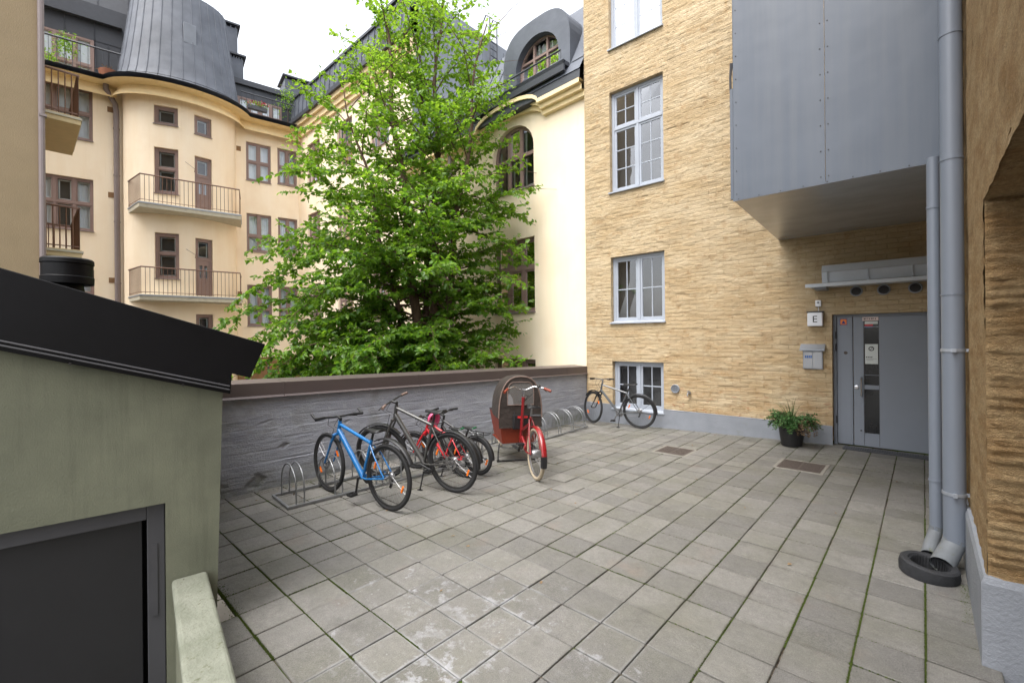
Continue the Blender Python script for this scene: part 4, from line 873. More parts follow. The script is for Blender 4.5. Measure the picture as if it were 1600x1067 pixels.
for nm, lb, u, sp, h, n in (('potted_shrub', 'small green potted shrub behind the roof terrace railing', -3.85, .17, 1.0, 260), ('potted_herb', 'low leafy pot plant at the terrace edge behind the railing', -4.35, .16, .35, 160), ('potted_sapling', 'thin pale sapling on the terrace right of the bay', 4.15, .25, 1.3, 260)):
    t = thing(nm, lb, 'plant', LM @ Vector((u, .25, 12.43)), R_(80))
    MB().lathe([(0, 0), (.13, 0), (.17, .26), (.15, .26), (.14, .22), (0, .22)], n=16).build('pot', 'sign_white', t, smooth=40)
    MB().tube([(0, 0, .2), (.02, .01, h*.6), (0, 0, h)], [.02, .015, .008], 6).build('stem', 'bark', t)
    P, D, a, c = plant_leaves(prg, n, (0, 0, h+.1), (sp, sp, sp*1.3), .11, .05)
    link('foliage', leaf_mesh('foliage', 'leaf', P, D, a, c, prg, prg.random(n)), t)
t = thing('bowl_planter', 'brown bowl planter at the end of the roof terrace', 'planter', LM @ Vector((-2.55, .1, 12.43)), R_(80))
MB().lathe([(0, 0), (.2, 0), (.32, .3), (.34, .42), (.3, .42), (0, .36)], n=20).build('bowl', 'terracotta', t, smooth=40)
P, D, a, c = plant_leaves(prg, 60, (0, 0, .45), (.15, .15, .05), .12, .03, 1.2); link('foliage', leaf_mesh('foliage', 'dry_leaf', P, D, a, c, prg), t)
t = thing('flower_box', 'balcony box with red flowers on the terrace right of the bay', 'planter', LM @ Vector((2.75, -.18, 12.75)), R_(80))
bx(((-.4, -.1, 0), (.4, .1, .18))).build('box', 'dark_frame', t)
P, D, a, c = plant_leaves(prg, 120, (0, 0, .24), (.22, .07, .07), .09, .05, .8); link('foliage', leaf_mesh('foliage', 'leaf', P, D, a, c, prg, prg.random(120)), t)
P, D, a, c = plant_leaves(prg, 50, (0, -.03, .3), (.22, .07, .05), .06, .05, .8); link('blossom', leaf_mesh('blossom', 'red_paint', P, D, a, c, prg), t)

# --- middle wing behind the tree
MBd = thing('middle_wing', 'cream wing with standing seam parapet behind the tree', 'building', (-14, 9.5, 0))
mw = []
for u in (-8.15, -5.1, -2.3):
    for z0, z1 in ((9.35, 11.3), (6.0, 7.9), (2.6, 4.5)): mw.append((u, u+1.35, z0, z1))
relief_wall('wall', 'cream_render', MBd, -9.4, .7, -1.7, 12.6, 3, 4, flat, mw, .16, smooth=False)
bx(((-9.4, .5, -1.7), (.69, 8, 12.6))).build('core', 'cream_render', MBd)
for k, (a, b_, c, d) in enumerate(mw): window(MBd, 'window', a, b_, c, d, .08, (.33, .67), (.5,), seed=50+k, curtain=.45, mu=.08, **BK)
bx(((-9.6, -.3, 12.3), (.75, .05, 12.5)), ((-9.5, -.18, 12.05), (.74, .05, 12.3)), ((-9.45, -.1, 11.85), (.72, .05, 12.05))).build('cornice', 'cream_cornice', MBd)
bx(((-9.8, -.42, 12.5), (.78, .3, 12.68))).build('gutter', 'roof_metal_dark', MBd)
bx(((-9.6, -.1, 12.68), (.7, .2, 13.95)), ((-9.7, -.2, 13.9), (.76, .3, 14.0))).build('parapet', 'roof_metal_dark', MBd)
seam_panels(MBd, 'parapet_panel', 'roof_metal', -9.6, .7, 22, 12.68, 13.95, -.2, -.13, seam=.04)
for u in (-4.1, -1.6): bx(((u, -.215, 12.75), (u+.85, -.19, 13.15))).build('parapet_slot', 'dark_door', MBd)
# end wall clad in metal, with a roof ladder
ew = MB().add([(.7, -.1, 8.6), (.7, 8, 8.6), (.7, 8, 14.3), (.7, 1.2, 14.3), (.7, -.1, 13.6)], [(0, 1, 2, 3, 4)]); ew.build('end_wall', 'roof_metal_pale', MBd)
bx(((.66, -.1, 6), (.72, 2.0, 8.6))).build('end_wall_base', 'cream_render', MBd)
for k in range(12): bx(((.7, .3+k*.62, 8.6), (.73, .315+k*.62, 14.1))).build('seam', 'roof_metal_pale', MBd)
bx(((-9.4, 1.0, 12.6), (.69, 8, 14.25))).build('roof', 'roof_metal', MBd)
ld = MB()
for y in (3.7, 4.12): ld.tube([(.82, y, 9.0), (.82, y, 14.4), (.82, y, 15.1), (.6, y, 15.3), (.3, y, 14.9)], .028, 6)
for k in range(19): ld.tube([(.82, 3.7, 9.2+k*.29), (.82, 4.12, 9.2+k*.29)], .02, 5)
ld.build('roof_ladder', 'roof_metal_dark', MBd)
for a, b_, h in ((-2.2, -.9, 15.0),):
    ch = bx(((a, .6, 13.9), (b_, 1.9, h))).build('chimney', 'roof_metal', MBd); bx(((a-.1, .5, h+.1), (b_+.1, 2, h+.2))).build('cap', 'roof_metal_dark', ch)
    bx(((a+.05, .65, h), (a+.12, .72, h+.12)), ((b_-.12, .65, h), (b_-.05, .72, h+.12))).build('cap_post', 'roof_metal_pale', ch)
MB().lathe([(.1, 13.9), (.1, 14.2), (.2, 14.22), (.2, 14.42), (.1, 14.5), (0, 14.5)], (-3.3, .4, 0), 16).build('roof_cowl', 'roof_metal_dark', MBd, smooth=40)

# --- low wing beside the brick building
RB = thing('arched_wing', 'cream wing with arched windows and grey dormer beside brick building', 'building', (-5.86, 9.12, 0), R_(-2.6))
wa, wz = -3.32, -1.73
def arch_pts(u0, u1, zs, zt, n=14):
    c = (u0+u1)/2; a = (u1-u0)/2; return [(c-a*math.cos(math.pi*k/n), zs+(zt-zs)*math.sin(math.pi*k/n)) for k in range(n+1)]
rwn = [(wa, wz, 2.51, 4.52), (wa, wz, -.6, 1.24), (-6.9, -5.4, 2.51, 4.52), (-6.9, -5.4, 5.87, 7.3)]
def arch_wall(par, name, mtl, u0, u1, z0, z1, au0, au1, asill, aspring, atop, rev, vv=0):
    """one wall bay with an arched opening"""
    A = arch_pts(au0, au1, aspring, atop); q = MB()
    q.add([(u0, vv, z0), (au0, vv, z0), (au0, vv, z1), (u0, vv, z1)], [(0, 1, 2, 3)]); q.add([(au1, vv, z0), (u1, vv, z0), (u1, vv, z1), (au1, vv, z1)], [(0, 1, 2, 3)])
    if asill > z0: q.add([(au0, vv, z0), (au1, vv, z0), (au1, vv, asill), (au0, vv, asill)], [(0, 1, 2, 3)])
    for (x0, y0), (x1, y1) in zip(A[:-1], A[1:]):
        q.add([(x0, vv, y0), (x1, vv, y1), (x1, vv, z1), (x0, vv, z1)], [(0, 1, 2, 3)]); q.add([(x0, vv, y0), (x1, vv, y1), (x1, vv+rev, y1), (x0, vv+rev, y0)], [(0, 1, 2, 3)])
    for x in (au0, au1): q.add([(x, vv, asill), (x, vv, aspring), (x, vv+rev, aspring), (x, vv+rev, asill)], [(0, 1, 2, 3)])
    q.add([(au0, vv, asill), (au1, vv, asill), (au1, vv+rev, asill), (au0, vv+rev, asill)], [(0, 1, 2, 3)])
    return q.build(name, mtl, par)
def arch_window(par, u0, u1, z0, zs, zt, v, nm='arched_window', cols=3, trans=None, fr=.09, curtain=0, fm='brown_window', sill=True, mw=.05):
    A = arch_pts(u0, u1, zs, zt, 18); B_ = arch_pts(u0+fr, u1-fr, zs, zt-fr, 18); q = MB(); d = .07
    for i in range(18):
        (a0, b0), (a1, b1), (c1, d1), (c0, d0) = A[i], A[i+1], B_[i+1], B_[i]
        q.add([(a0, v, b0), (a1, v, b1), (c1, v, d1), (c0, v, d0), (a0, v+d, b0), (a1, v+d, b1), (c1, v+d, d1), (c0, v+d, d0)], [(0, 1, 2, 3), (4, 7, 6, 5), (3, 2, 6, 7), (0, 4, 5, 1)])
    q.box((u0, v, z0), (u0+fr, v+d, zs)); q.box((u1-fr, v, z0), (u1, v+d, zs)); q.box((u0+fr, v, z0), (u1-fr, v+d, z0+fr))
    c = (u0+u1)/2; a = (u1-u0)/2-fr; topz = lambda x: zs+(zt-fr-zs)*math.sqrt(max(0, 1-((x-c)/a)**2))
    xs_ = [u0+fr+(u1-u0-2*fr)*k/cols for k in range(cols+1)]
    for x in xs_[1:-1]: q.box((x-mw, v-.01, z0+fr), (x+mw, v+d-.01, topz(x)))
    if trans: q.box((u0+fr, v-.005, trans-mw), (u1-fr, v+d-.005, trans+mw))
    W = q.build(nm, fm, par)
    inn = MB()
    for i in range(cols):
        x0, x1 = xs_[i]+(.05 if i else 0), xs_[i+1]-(.05 if i < cols-1 else 0)
        zsl = [(z0+fr, trans-.05), (trans+.05, None)] if trans else [(z0+fr, None)]
        for za, zb in zsl:
            n = 6; xs2 = [x0+(x1-x0)*k/n for k in range(n+1)]; y = v+.04; t1 = random.gauss(0, .003)
            vs = [(x0, y+t1, za), (x1, y-t1, za)]+([(x, y-t1+2*t1*(x1-x)/(x1-x0), max(za+.01, topz(x))) for x in reversed(xs2)] if zb is None else [(x1, y-t1, zb), (x0, y+t1, zb)])
            MB().add(vs, [tuple(range(len(vs)))]).build('pane', 'glass', W)
            w0, w1 = v+.1, v+.13; tz = (lambda x: topz(x)-.03) if zb is None else (lambda x: zb-.02)
            inn.box((x0+.02, w0, za+.02), (x0+.06, w1, tz(x0+.06))); inn.box((x1-.06, w0, za+.02), (x1-.02, w1, tz(x1-.06))); inn.box((x0+.02, w0, za+.02), (x1-.02, w1, za+.06))
    inn.build('inner_sash', 'pale_sash', W)
    if sill: bx(((u0-.03, -.06, z0-.04), (u1+.03, v+.01, z0+.01))).build('sill', 'brown_pipe', W)
    bx(((u0, v+.4, z0), (u1, v+.42, zt))).build('interior', 'interior', W)
    if curtain:
        for s in (0, 1):
            wd = (u1-u0)*curtain; vs = []
            for k in range(15):
                x = u0+fr+wd*k/14 if s == 0 else u1-fr-wd*k/14; vs += [(x, v+.2+.02*math.sin(k*2), z0+.05), (x, v+.2+.02*math.sin(k*2), topz(x))]
            MB().add(vs, [(2*k, 2*k+2, 2*k+3, 2*k+1) for k in range(14)]).build('curtain', 'curtain', W, smooth=80)
    return W
relief_wall('wall', 'cream_render', RB, -8, 0, -1.7, 5.5, 3, 4, flat, rwn[:3], .2, smooth=False)
arch_wall(RB, 'wall', 'cream_render', -4.2, 0, 5.5, 7.9, wa, wz, 5.87, 6.95, 7.66, .2)
relief_wall('wall', 'cream_render', RB, -8, -4.2, 5.5, 7.9, 3, 4, flat, rwn[3:], .2, smooth=False)
bx(((-8, .9, -1.7), (0, 7, 7.9))).build('core', 'cream_render', RB)
for k, (a, b_, c, d) in enumerate(rwn): window(RB, 'window', a, b_, c, d, .12, (.33, .67), (.6,), seed=90+k, mu=.1, sash=.05, **BK)
arch_window(RB, wa, wz, 5.87, 6.95, 7.66, .12, trans=6.82)
# cornice that arches over the window
def eyebrow(off, h0, h1, name, mtl, proud):
    c = (wa+wz)/2; a = (wz-wa)/2; pts = [(-8, 7.52), (c-a-.42, 7.52)]+[(c-(a+.42-.16*math.sin(math.pi*k/12)*0)*math.cos(math.pi*k/12), 7.52+.34*math.sin(math.pi*k/12)) for k in range(1, 12)]+[(c+a+.42, 7.52), (0, 7.52)]
    q = MB()
    for (x0, z0), (x1, z1) in zip(pts[:-1], pts[1:]): q.add([(x0, -proud, z0+h0), (x1, -proud, z1+h0), (x1, -proud, z1+h1), (x0, -proud, z0+h1), (x0, .02, z0+h0), (x1, .02, z1+h0), (x1, .02, z1+h1), (x0, .02, z0+h1)], [(0, 1, 2, 3), (0, 4, 5, 1), (3, 2, 6, 7)])
    return q.build(name, mtl, RB, smooth=30)
eyebrow(0, .0, .12, 'cornice', 'cream_cornice', .12); eyebrow(0, .12, .24, 'cornice', 'cream_cornice', .22); eyebrow(0, .24, .34, 'cornice', 'cream_cornice', .33)
# mansard
q = MB().add([(-8, -.3, 7.88), (0, -.3, 7.88), (0, -.28, 8.1), (-8, -.28, 8.1)], [(0, 1, 2, 3)]).add([(-8, -.3, 7.88), (0, -.3, 7.88), (0, .05, 7.86), (-8, .05, 7.86)], [(0, 1, 2, 3)]); q.build('gutter', 'roof_metal_dark', RB)
q = MB().add([(-8, -.3, 8.1), (0, -.3, 8.1), (0, -.1, 8.45), (-8, -.1, 8.45)], [(0, 1, 2, 3)]).add([(-8, -.1, 8.45), (0, -.1, 8.45), (0, 1.0, 10.6), (-8, 1.0, 10.6)], [(0, 1, 2, 3)]).add([(-8, 1.0, 10.6), (0, 1.0, 10.6), (0, 6, 11.2), (-8, 6, 11.2)], [(0, 1, 2, 3)]); rfm = q.build('mansard_roof', 'roof_metal', RB)
seam_panels(RB, 'roof_panel', 'roof_metal', -8, -2.9, 10, 8.46, 10.6, -.115, .985)
seam_panels(RB, 'roof_panel', 'roof_metal', -.38, 0, 1, 8.46, 10.6, -.115, .985)
bx(((-8, -.36, 8.36), (-.42, -.1, 8.46)), ((-8, -.36, 8.2), (-.42, -.3, 8.46))).build('snow_ledge', 'roof_metal_dark', RB)
# dormer with arched window
dc, dw = -1.5, .74
dm = arch_wall(RB, 'dormer_front', 'roof_metal', -2.72, -.40, 8.42, 9.1, dc-dw, dc+dw, 8.5, 8.98, 9.05, .25, -.12)
oa = [(-1.56-1.16*math.copysign(abs(math.cos(math.pi*k/20))**.62, math.cos(math.pi*k/20)), 9.1+1.0*math.sin(math.pi*k/20)**.8) for k in range(21)]; ia = arch_pts(dc-dw, dc+dw, 8.98, 9.66, 20); q = MB()
for i in range(20):
    q.add([(oa[i][0], -.125, oa[i][1]), (oa[i+1][0], -.125, oa[i+1][1]), (ia[i+1][0], -.125, ia[i+1][1]), (ia[i][0], -.125, ia[i][1])], [(0, 1, 2, 3)])
    q.add([(oa[i][0], -.125, oa[i][1]), (oa[i+1][0], -.125, oa[i+1][1]), (oa[i+1][0], 2.5, oa[i+1][1]), (oa[i][0], 2.5, oa[i][1])], [(0, 1, 2, 3)])
    q.add([(ia[i][0], -.125, ia[i][1]), (ia[i+1][0], -.125, ia[i+1][1]), (ia[i+1][0], .15, ia[i+1][1]), (ia[i][0], .15, ia[i][1])], [(0, 1, 2, 3)])
q.add([(-2.72, -.12, 8.4), (-2.72, 2.5, 8.4), (-2.72, 2.5, 9.1), (-2.72, -.12, 9.1)], [(0, 1, 2, 3)]).add([(-.4, -.12, 8.4), (-.4, 2.5, 8.4), (-.4, 2.5, 9.1), (-.4, -.12, 9.1)], [(0, 1, 2, 3)])
bpy.data.objects.remove(dm)
q.add([(-2.72, -.125, 8.42), (dc-dw, -.125, 8.42), (dc-dw, -.125, 8.98), (-2.72, -.125, 9.1)], [(0, 1, 2, 3)]).add([(dc+dw, -.125, 8.42), (-.4, -.125, 8.42), (-.4, -.125, 9.1), (dc+dw, -.125, 8.98)], [(0, 1, 2, 3)])
for x in (dc-dw, dc+dw): q.add([(x, -.125, 8.5), (x, -.125, 8.98), (x, .15, 8.98), (x, .15, 8.5)], [(0, 1, 2, 3)])
dmo = q.build('dormer', 'roof_metal', RB, smooth=35)
dwn = arch_window(RB, dc-dw, dc+dw, 8.48, 8.98, 9.66, .06, 'dormer_window', 3, 9.2, .05, .5, sill=False, mw=.03)
railing(RB, [(-2.7, -.42), (-.45, -.42)], 8.46, 8.66, .7, 'roof_metal_dark', 'snow_rail', .012, .022, False)
ch = bx(((-2.4, 2.2, 9.5), (-1.2, 3.4, 10.95))).build('chimney', 'roof_metal', RB); bx(((-2.55, 2.05, 11.05), (-1.05, 3.55, 11.12))).build('cap', 'roof_metal_dark', ch)
bx(((-2.35, 2.25, 10.95), (-2.28, 2.32, 11.06)), ((-1.32, 2.25, 10.95), (-1.25, 2.32, 11.06))).build('cap_post', 'roof_metal_pale', ch)
RM = Matrix.Translation((-5.86, 9.12, 0)) @ Matrix.Rotation(R_(-2.6), 4, 'Z')
cpipe('wing_downpipe', 'mauve brown downpipe on the cream wing behind the tree', RM, [(-5.2, -.12, 7.6), (-5.2, -.1, -1.6)], .07, (5.5, 3.0))
# --- tan building at far left, with two balconies on its hidden side
NB_ = thing('tan_building', 'tan rendered building edge at far left with slim pipe', 'building', (-14.4, .386, 0))
bx(((-6, -12, -1.7), (0, 0, 20))).build('wall', 'tan_render', NB_)
t = MB().tube([(.05, -.05, -1.6), (.05, -.05, 19)], .055, 10)
for z in (3.6, 6.8, 10): t.box((-.02, -.09, z), (.12, .03, z+.05))
t.build('slim_pipe', 'brown_pipe', NB_)
def nbal(z, label):
    t = thing('balcony', label, 'balcony', (-14.4, .386, z), 0, 'balconies of the tan building')
    bx(((-3.9, .0, -.2), (-1.2, .66, 0))).build('slab', 'tan_soffit', t, bevel=.01)
    bx(((-3.93, .0, -.08), (-1.17, .69, -.03))).build('drip_edge', 'balcony_concrete', t)
    railing(t, [(-3.85, .04), (-3.85, .62), (-1.25, .62), (-1.25, .04)], 0, 1.05, .11, 'brown_metal', r=.012, rr=.03)
nbal(7.45, 'upper balcony with brown bars jutting from the tan building')
nbal(4.12, 'lower balcony with brown bars jutting from the tan building')
# ------------------------------------------------------------------ bicycle stands
def rack(label, x, y, rz, n, length, w_=.5):
    t = thing('bike_rack', label, 'bike rack', (x, y, gz(x, y+length/2)), rz, 'steel bicycle racks at the grey wall')
    for xx in (0, -w_): bx(((xx-.014, -.04, .004), (xx+.014, length, .032))).build('rail', 'galvanised', t, bevel=.003)
    for yy in (-.04, length-.028): bx(((-w_+.014, yy, .006), (-.014, yy+.026, .030))).build('cross_bar', 'galvanised', t)
    for k in range(n):
        for dy in (0, .085):
            y0 = .06+k*(length-.2)/(n-1)+dy; pts = [(-.02, y0, .02), (-.02, y0, .17)]+[(-w_/2+(w_/2-.02)*math.cos(a), y0, .17+.25*math.sin(a)) for a in [math.pi*i/12 for i in range(1, 12)]]+[(-w_+.02, y0, .17), (-w_+.02, y0, .02)]
            MB().tube(pts, .0085, 7).build('hoop', 'galvanised', t, smooth=60)
        y0 = .06+k*(length-.2)/(n-1)
        bx(((-.024, y0, .165), (-.016, y0+.085, .177))).build('tie', 'galvanised', t); bx(((-w_+.016, y0, .165), (-w_+.024, y0+.085, .177))).build('tie', 'galvanised', t)
rack('near bike rack of steel hoops holding the blue bicycle', -5.03, 1.95, R_(-4), 7, 2.75, .54)
rack('far bike rack of steel hoops beside the red cargo bicycle', -5.12, 5.55, R_(2), 6, 2.45, .52)

# ------------------------------------------------------------------ bicycles (x forward, y left, z up, rear axle over the origin)
WC = {}
def ring_mesh(key, R, r, n, m_, mtl):
    if key not in WC: WC[key] = MB().tube([(R*math.cos(2*math.pi*k/n), 0, R*math.sin(2*math.pi*k/n)) for k in range(n)], r, m_, closed=True).mesh('wheel', mtl, 60)
    return WC[key]
def wheel(par, mt, R, tr, tm='tyre', rm='rim_black', refl=True, disc=False, sp=28, name='wheel', hubw=.05, rot=0.3):
    o = link(name, ring_mesh(('t', R, tr, tm), R-tr, tr, 44, 8, tm), par); o.matrix_local = mt @ Matrix.Rotation(rot, 4, 'Y')
    k = ('r', R, tr, rm)
    if k not in WC: WC[k] = MB().lathe([(R-2*tr+.006, -.011), (R-2*tr+.006, .011), (R-2*tr-.016, .008), (R-2*tr-.016, -.008), (R-2*tr+.006, -.011)], n=44, axis='y').mesh('rim', rm, 40)
    link('rim', WC[k], o)
    k = ('s', R, tr, sp)
    if k not in WC:
        q = MB()
        for i in range(sp):
            a = 2*math.pi*i/sp; s = 1 if i % 2 else -1; a2 = a+(.9 if i % 4 < 2 else -.9); q.tube([(.02*math.cos(a2), s*.028, .02*math.sin(a2)), ((R-2*tr-.014)*math.cos(a), 0, (R-2*tr-.014)*math.sin(a))], .0011, 3, caps=False)
        WC[k] = q.mesh('spokes', 'alloy')
    link('spokes', WC[k], o)
    k = ('h', hubw)
    if k not in WC: WC[k] = MB().lathe([(0, -hubw-.01), (.008, -hubw-.01), (.008, -.035), (.024, -.033), (.024, -.027), (.014, -.024), (.014, .024), (.024, .027), (.024, .033), (.008, .035), (.008, hubw+.01), (0, hubw+.01)], n=12, axis='y').mesh('hub', 'alloy', 40)
    link('hub', WC[k], o)
    if disc:
        if 'd' not in WC: WC['d'] = MB().lathe([(.055, .036), (.08, .036), (.08, .038), (.055, .038), (.055, .036)], n=28, axis='y').lathe([(.018, .036), (.026, .036), (.026, .038), (.018, .038)], n=14, axis='y').mesh('brake_disc', 'chrome')
        link('brake_disc', WC['d'], o)
    if refl:
        for a in (.75, 3.9):
            q = bx(((-.011, -.008, -.038), (.011, .008, .038))).xf(Matrix.Rotation(a, 4, 'Y') @ Matrix.Translation((0, 0, R*.66)) @ Matrix.Rotation(1.57, 4, 'Y')).build('spoke_reflector', 'reflector', o, bevel=.003)
    return o
def arc_guard(R, a0, a1, wd, c, drop=.012):
    """mudguard strip round centre c, angles from +x through +z"""
    q = MB(); n = 18; P = [(-wd/2, -drop), (-wd/3, 0), (wd/3, 0), (wd/2, -drop)]; vs = []
    for k in range(n+1):
        a = a0+(a1-a0)*k/n
        for y, d in P: vs.append((c[0]+(R+d)*math.cos(a), c[1]+y, c[2]+(R+d)*math.sin(a)))
    for k in range(n+1):
        a = a0+(a1-a0)*k/n
        for y, d in P: vs.append((c[0]+(R+d-.003)*math.cos(a), c[1]+y, c[2]+(R+d-.003)*math.sin(a)))
    m_ = 4; o2 = (n+1)*4
    fs = [(k*m_+j, (k+1)*m_+j, (k+1)*m_+j+1, k*m_+j+1) for k in range(n) for j in range(3)]; fs += [tuple(i+o2 for i in reversed(f)) for f in fs]
    fs += [(k*m_, k*m_+o2, (k+1)*m_+o2, (k+1)*m_) for k in range(n)]+[(k*m_+3, (k+1)*m_+3, (k+1)*m_+3+o2, k*m_+3+o2) for k in range(n)]
    return q.add(vs, fs)
def saddle_mb(s=1.0, w_=1.0):
    S = [(.15, .012, 0), (.135, .02, .004), (.06, .026, .004), (-.02, .05, .0), (-.08, .072, .006), (-.12, .07, .014), (-.135, .05, .016)]; q = MB(); vs = []
    for x, hw, z in S:
        hw *= w_
        for y, dz in ((-1, -.018), (-1.0, -.004), (-.6, .01), (0, .012), (.6, .01), (1.0, -.004), (1, -.018)): vs.append((x*s, y*hw*s, (z+dz)*s))
    n = 7; q.add(vs, [(i*n+j, (i+1)*n+j, (i+1)*n+j+1, i*n+j+1) for i in range(len(S)-1) for j in range(6)]+[tuple(range(7)), tuple(range(42, 49))]); return q
def bicycle(label, loc, head, lean, R=.35, wb=1.05, bb=(.43, .29), st=(.25, .72), ht=(.82, .84), hb=(.86, .70), fm='blue_paint', fork=None, seat=.13, steer=0, bar='flat', barw=.6, tr=.02, guards=False, gm='black_plastic', rack_=False, kick=True, disc=True, grip='black_plastic', tm='tyre', top_low=0, saddle_trim=None, tube=.019, susp=False, crank_a=2.2, front_refl=True, chain_guard=False, rise=.0, stem=.07, dt=1.25, name='bicycle', bell=False, lights=False):
    t = thing(name, label, 'bicycle', (*loc, gz(*loc))); t.matrix_world = Matrix.Translation((*loc, gz(*loc))) @ Matrix.Rotation(head, 4, 'Z') @ Matrix.Rotation(lean, 4, 'X')
    V = lambda x, y, z: Vector((x, y, z))
    A = V(0, 0, R); BBp = V(bb[0], 0, bb[1]); ST = V(st[0], 0, st[1]); HT = V(ht[0], 0, ht[1]); HB = V(hb[0], 0, hb[1]); FA = V(wb, 0, R)
    ax = (HT-HB).normalized(); SM = Matrix.Translation(HB) @ Matrix.Rotation(steer, 4, ax) @ Matrix.Translation(-HB)
    f = MB().tube([BBp, ST+(ST-BBp).normalized()*.02], tube*.85, 12).tube([ST-(ST-BBp).normalized()*(.02+top_low), HT-ax*.03], tube*.95, 12).tube([BBp, HB+ax*.03], tube*dt, 12).tube([HB-ax*.01, HT+ax*.01], tube*1.05, 12)
    for s in (-1, 1):
        f.tube([BBp+V(0, s*.03, 0), BBp+V(-.12, s*.045, .005), A+V(0, s*.062, 0)], tube*.5, 8); f.tube([ST+V(0, s*.016, -.04), ST.lerp(A, .35)+V(0, s*.05, 0), A+V(0, s*.062, 0)], tube*.42, 8)
    f.lathe([(.019, -.036), (.022, -.036), (.022, .036), (.019, .036)], tuple(BBp), 14, 'y')
    fo = f.build('frame', fm, t, smooth=50)
    q = MB(); fm2 = fork or fm
    for s in (-1, 1):
        if susp: q.tube([HB-ax*.03+V(0, s*.062, 0), HB.lerp(FA, .45)+V(.0, s*.062, 0)], .014, 10); q.tube([HB.lerp(FA, .42)+V(0, s*.062, 0), FA+V(-.012, s*.062, 0)], .021, 10)
        else: q.tube([HB-ax*.02+V(0, s*.04, 0), HB.lerp(FA, .3)+V(-.005, s*.055, 0), FA+V(-.01, s*.056, 0)], [.017, .015, .010], 10)
    q.tube([HB-ax*.035+V(0, -.07, 0), HB-ax*.015, HB-ax*.035+V(0, .07, 0)], .02, 10)
    q.xf(SM).build('fork', fm2, t, smooth=50)
    wheel(t, Matrix.Translation(A), R, tr, tm, disc=disc, rot=.4); wheel(t, SM @ Matrix.Translation(FA), R, tr, tm, disc=disc, refl=front_refl, rot=1.4)
    # cockpit
    BC = HT+ax*(.045+rise)+V(stem, 0, stem*.2)
    h = MB().tube([HT+ax*.0, HT+ax*(.05+rise)], .016, 10).tube([HT+ax*(.035+rise), BC], .015, 10)
    hw = barw/2
    if bar == 'flat': pts = [BC+V(-.05, -hw, .01), BC+V(-.02, -hw*.55, .012), BC+V(0, -.05, 0), BC+V(0, .05, 0), BC+V(-.02, hw*.55, .012), BC+V(-.05, hw, .01)]
    elif bar == 'riser': pts = [BC+V(-.07, -hw, .05), BC+V(-.03, -hw*.55, .045), BC+V(0, -hw*.22, .0), BC+V(0, hw*.22, .0), BC+V(-.03, hw*.55, .045), BC+V(-.07, hw, .05)]
    else: pts = [BC+V(-.2, -hw, .03), BC+V(-.05, -hw*.85, .06), BC+V(.0, -hw*.3, .05), BC+V(0, -.04, 0), BC+V(0, .04, 0), BC+V(.0, hw*.3, .05), BC+V(-.05, hw*.85, .06), BC+V(-.2, hw, .03)]
    h.tube(pts, .0115, 8); ho = h.xf(SM).build('handlebar', 'black_plastic' if fm != 'silver_grey' else 'alloy', t, smooth=50)
    for i, j in ((0, 1), (-1, -2)):
        e, g = pts[i], pts[j]; d = (g-e).normalized()
        MB().tube([e-d*.005, e+d*.115], .017, 10).xf(SM).build('grip', grip, ho, smooth=50)
        MB().tube([e+d*.16+V(.01, 0, -.005), e+d*.13+V(.05, 0, -.02), e+d*.03+V(.06, 0, -.03)], [.011, .008, .006], 6).xf(SM).build('brake_lever', 'black_plastic', ho)
        if bar == 'flat' and fm == 'blue_paint': MB().tube([e+d*.0, e+V(.05, 0, .02), e+V(.1, 0, .05)], [.016, .014, .012], 8).xf(SM).build('bar_end', 'black_plastic', ho, smooth=50)
    mid = pts[len(pts)//2]
    MB().tube([mid+V(.02, .05, -.01), mid+V(.1, .02, -.1), HB+ax*.04+V(.06, .03, 0), HB.lerp(FA, .5)+V(.02, .05, 0)], .0032, 5).tube([mid+V(.02, -.08, -.01), mid+V(.09, -.05, -.12), HB+ax*.02+V(.03, -.03, 0)], .0032, 5).xf(SM).build('cables', 'black_plastic', ho)
    # seat
    sd_ = (ST-BBp).normalized(); SP = ST+sd_*seat
    s = saddle_mb(1.0 if R > .3 else .8).xf(Matrix.Translation(SP+V(-.01, 0, .03))).build('saddle', 'saddle_black', t, smooth=60)
    MB().tube([ST-sd_*.02, SP], .0135, 10).tube([SP+V(-.06, .02, .018), SP, SP+V(.07, .01, .018)], .005, 5).build('seat_post', 'black_plastic', s, smooth=50)
    if saddle_trim: MB().tube([SP+V(-.11, -.045, .035), SP+V(-.115, 0, .045), SP+V(-.11, .045, .035)], .008, 6).build('saddle_trim', saddle_trim, s)
    # drive
    cl = .17 if R > .3 else .12; cr = MB().lathe([(.045, -.052), (.085, -.052), (.092, -.05), (.085, -.048), (.045, -.048), (.045, -.052)], tuple(BBp), 30, 'y')
    d0 = V(math.cos(crank_a), 0, math.sin(crank_a)); P1 = BBp+V(0, -.065, 0); P2 = BBp+V(0, .065, 0)
    cr.tube([BBp+V(0, -.07, 0), BBp+V(0, .07, 0)], .012, 8).tube([P1, P1+d0*cl+V(0, -.012, 0)], [.014, .011], 8).tube([P2, P2-d0*cl+V(0, .012, 0)], [.014, .011], 8); co = cr.build('crank', 'black_plastic' if fm != 'silver_grey' else 'alloy', t, smooth=40)
    for p, s_ in ((P1+d0*cl, -1), (P2-d0*cl, 1)):
        pd = bx(((-.045, .02, -.012), (.045, .032, .012)), ((-.045, .088, -.012), (.045, .1, .012)), ((-.045, .032, -.011), (-.033, .088, .011)), ((.033, .032, -.011), (.045, .088, .011)), ((-.008, .0, -.008), (.008, .09, .008))).xf(Matrix.Translation(p) @ Matrix.Diagonal((1, s_, 1, 1))); pd.build('pedal', 'black_plastic', co)
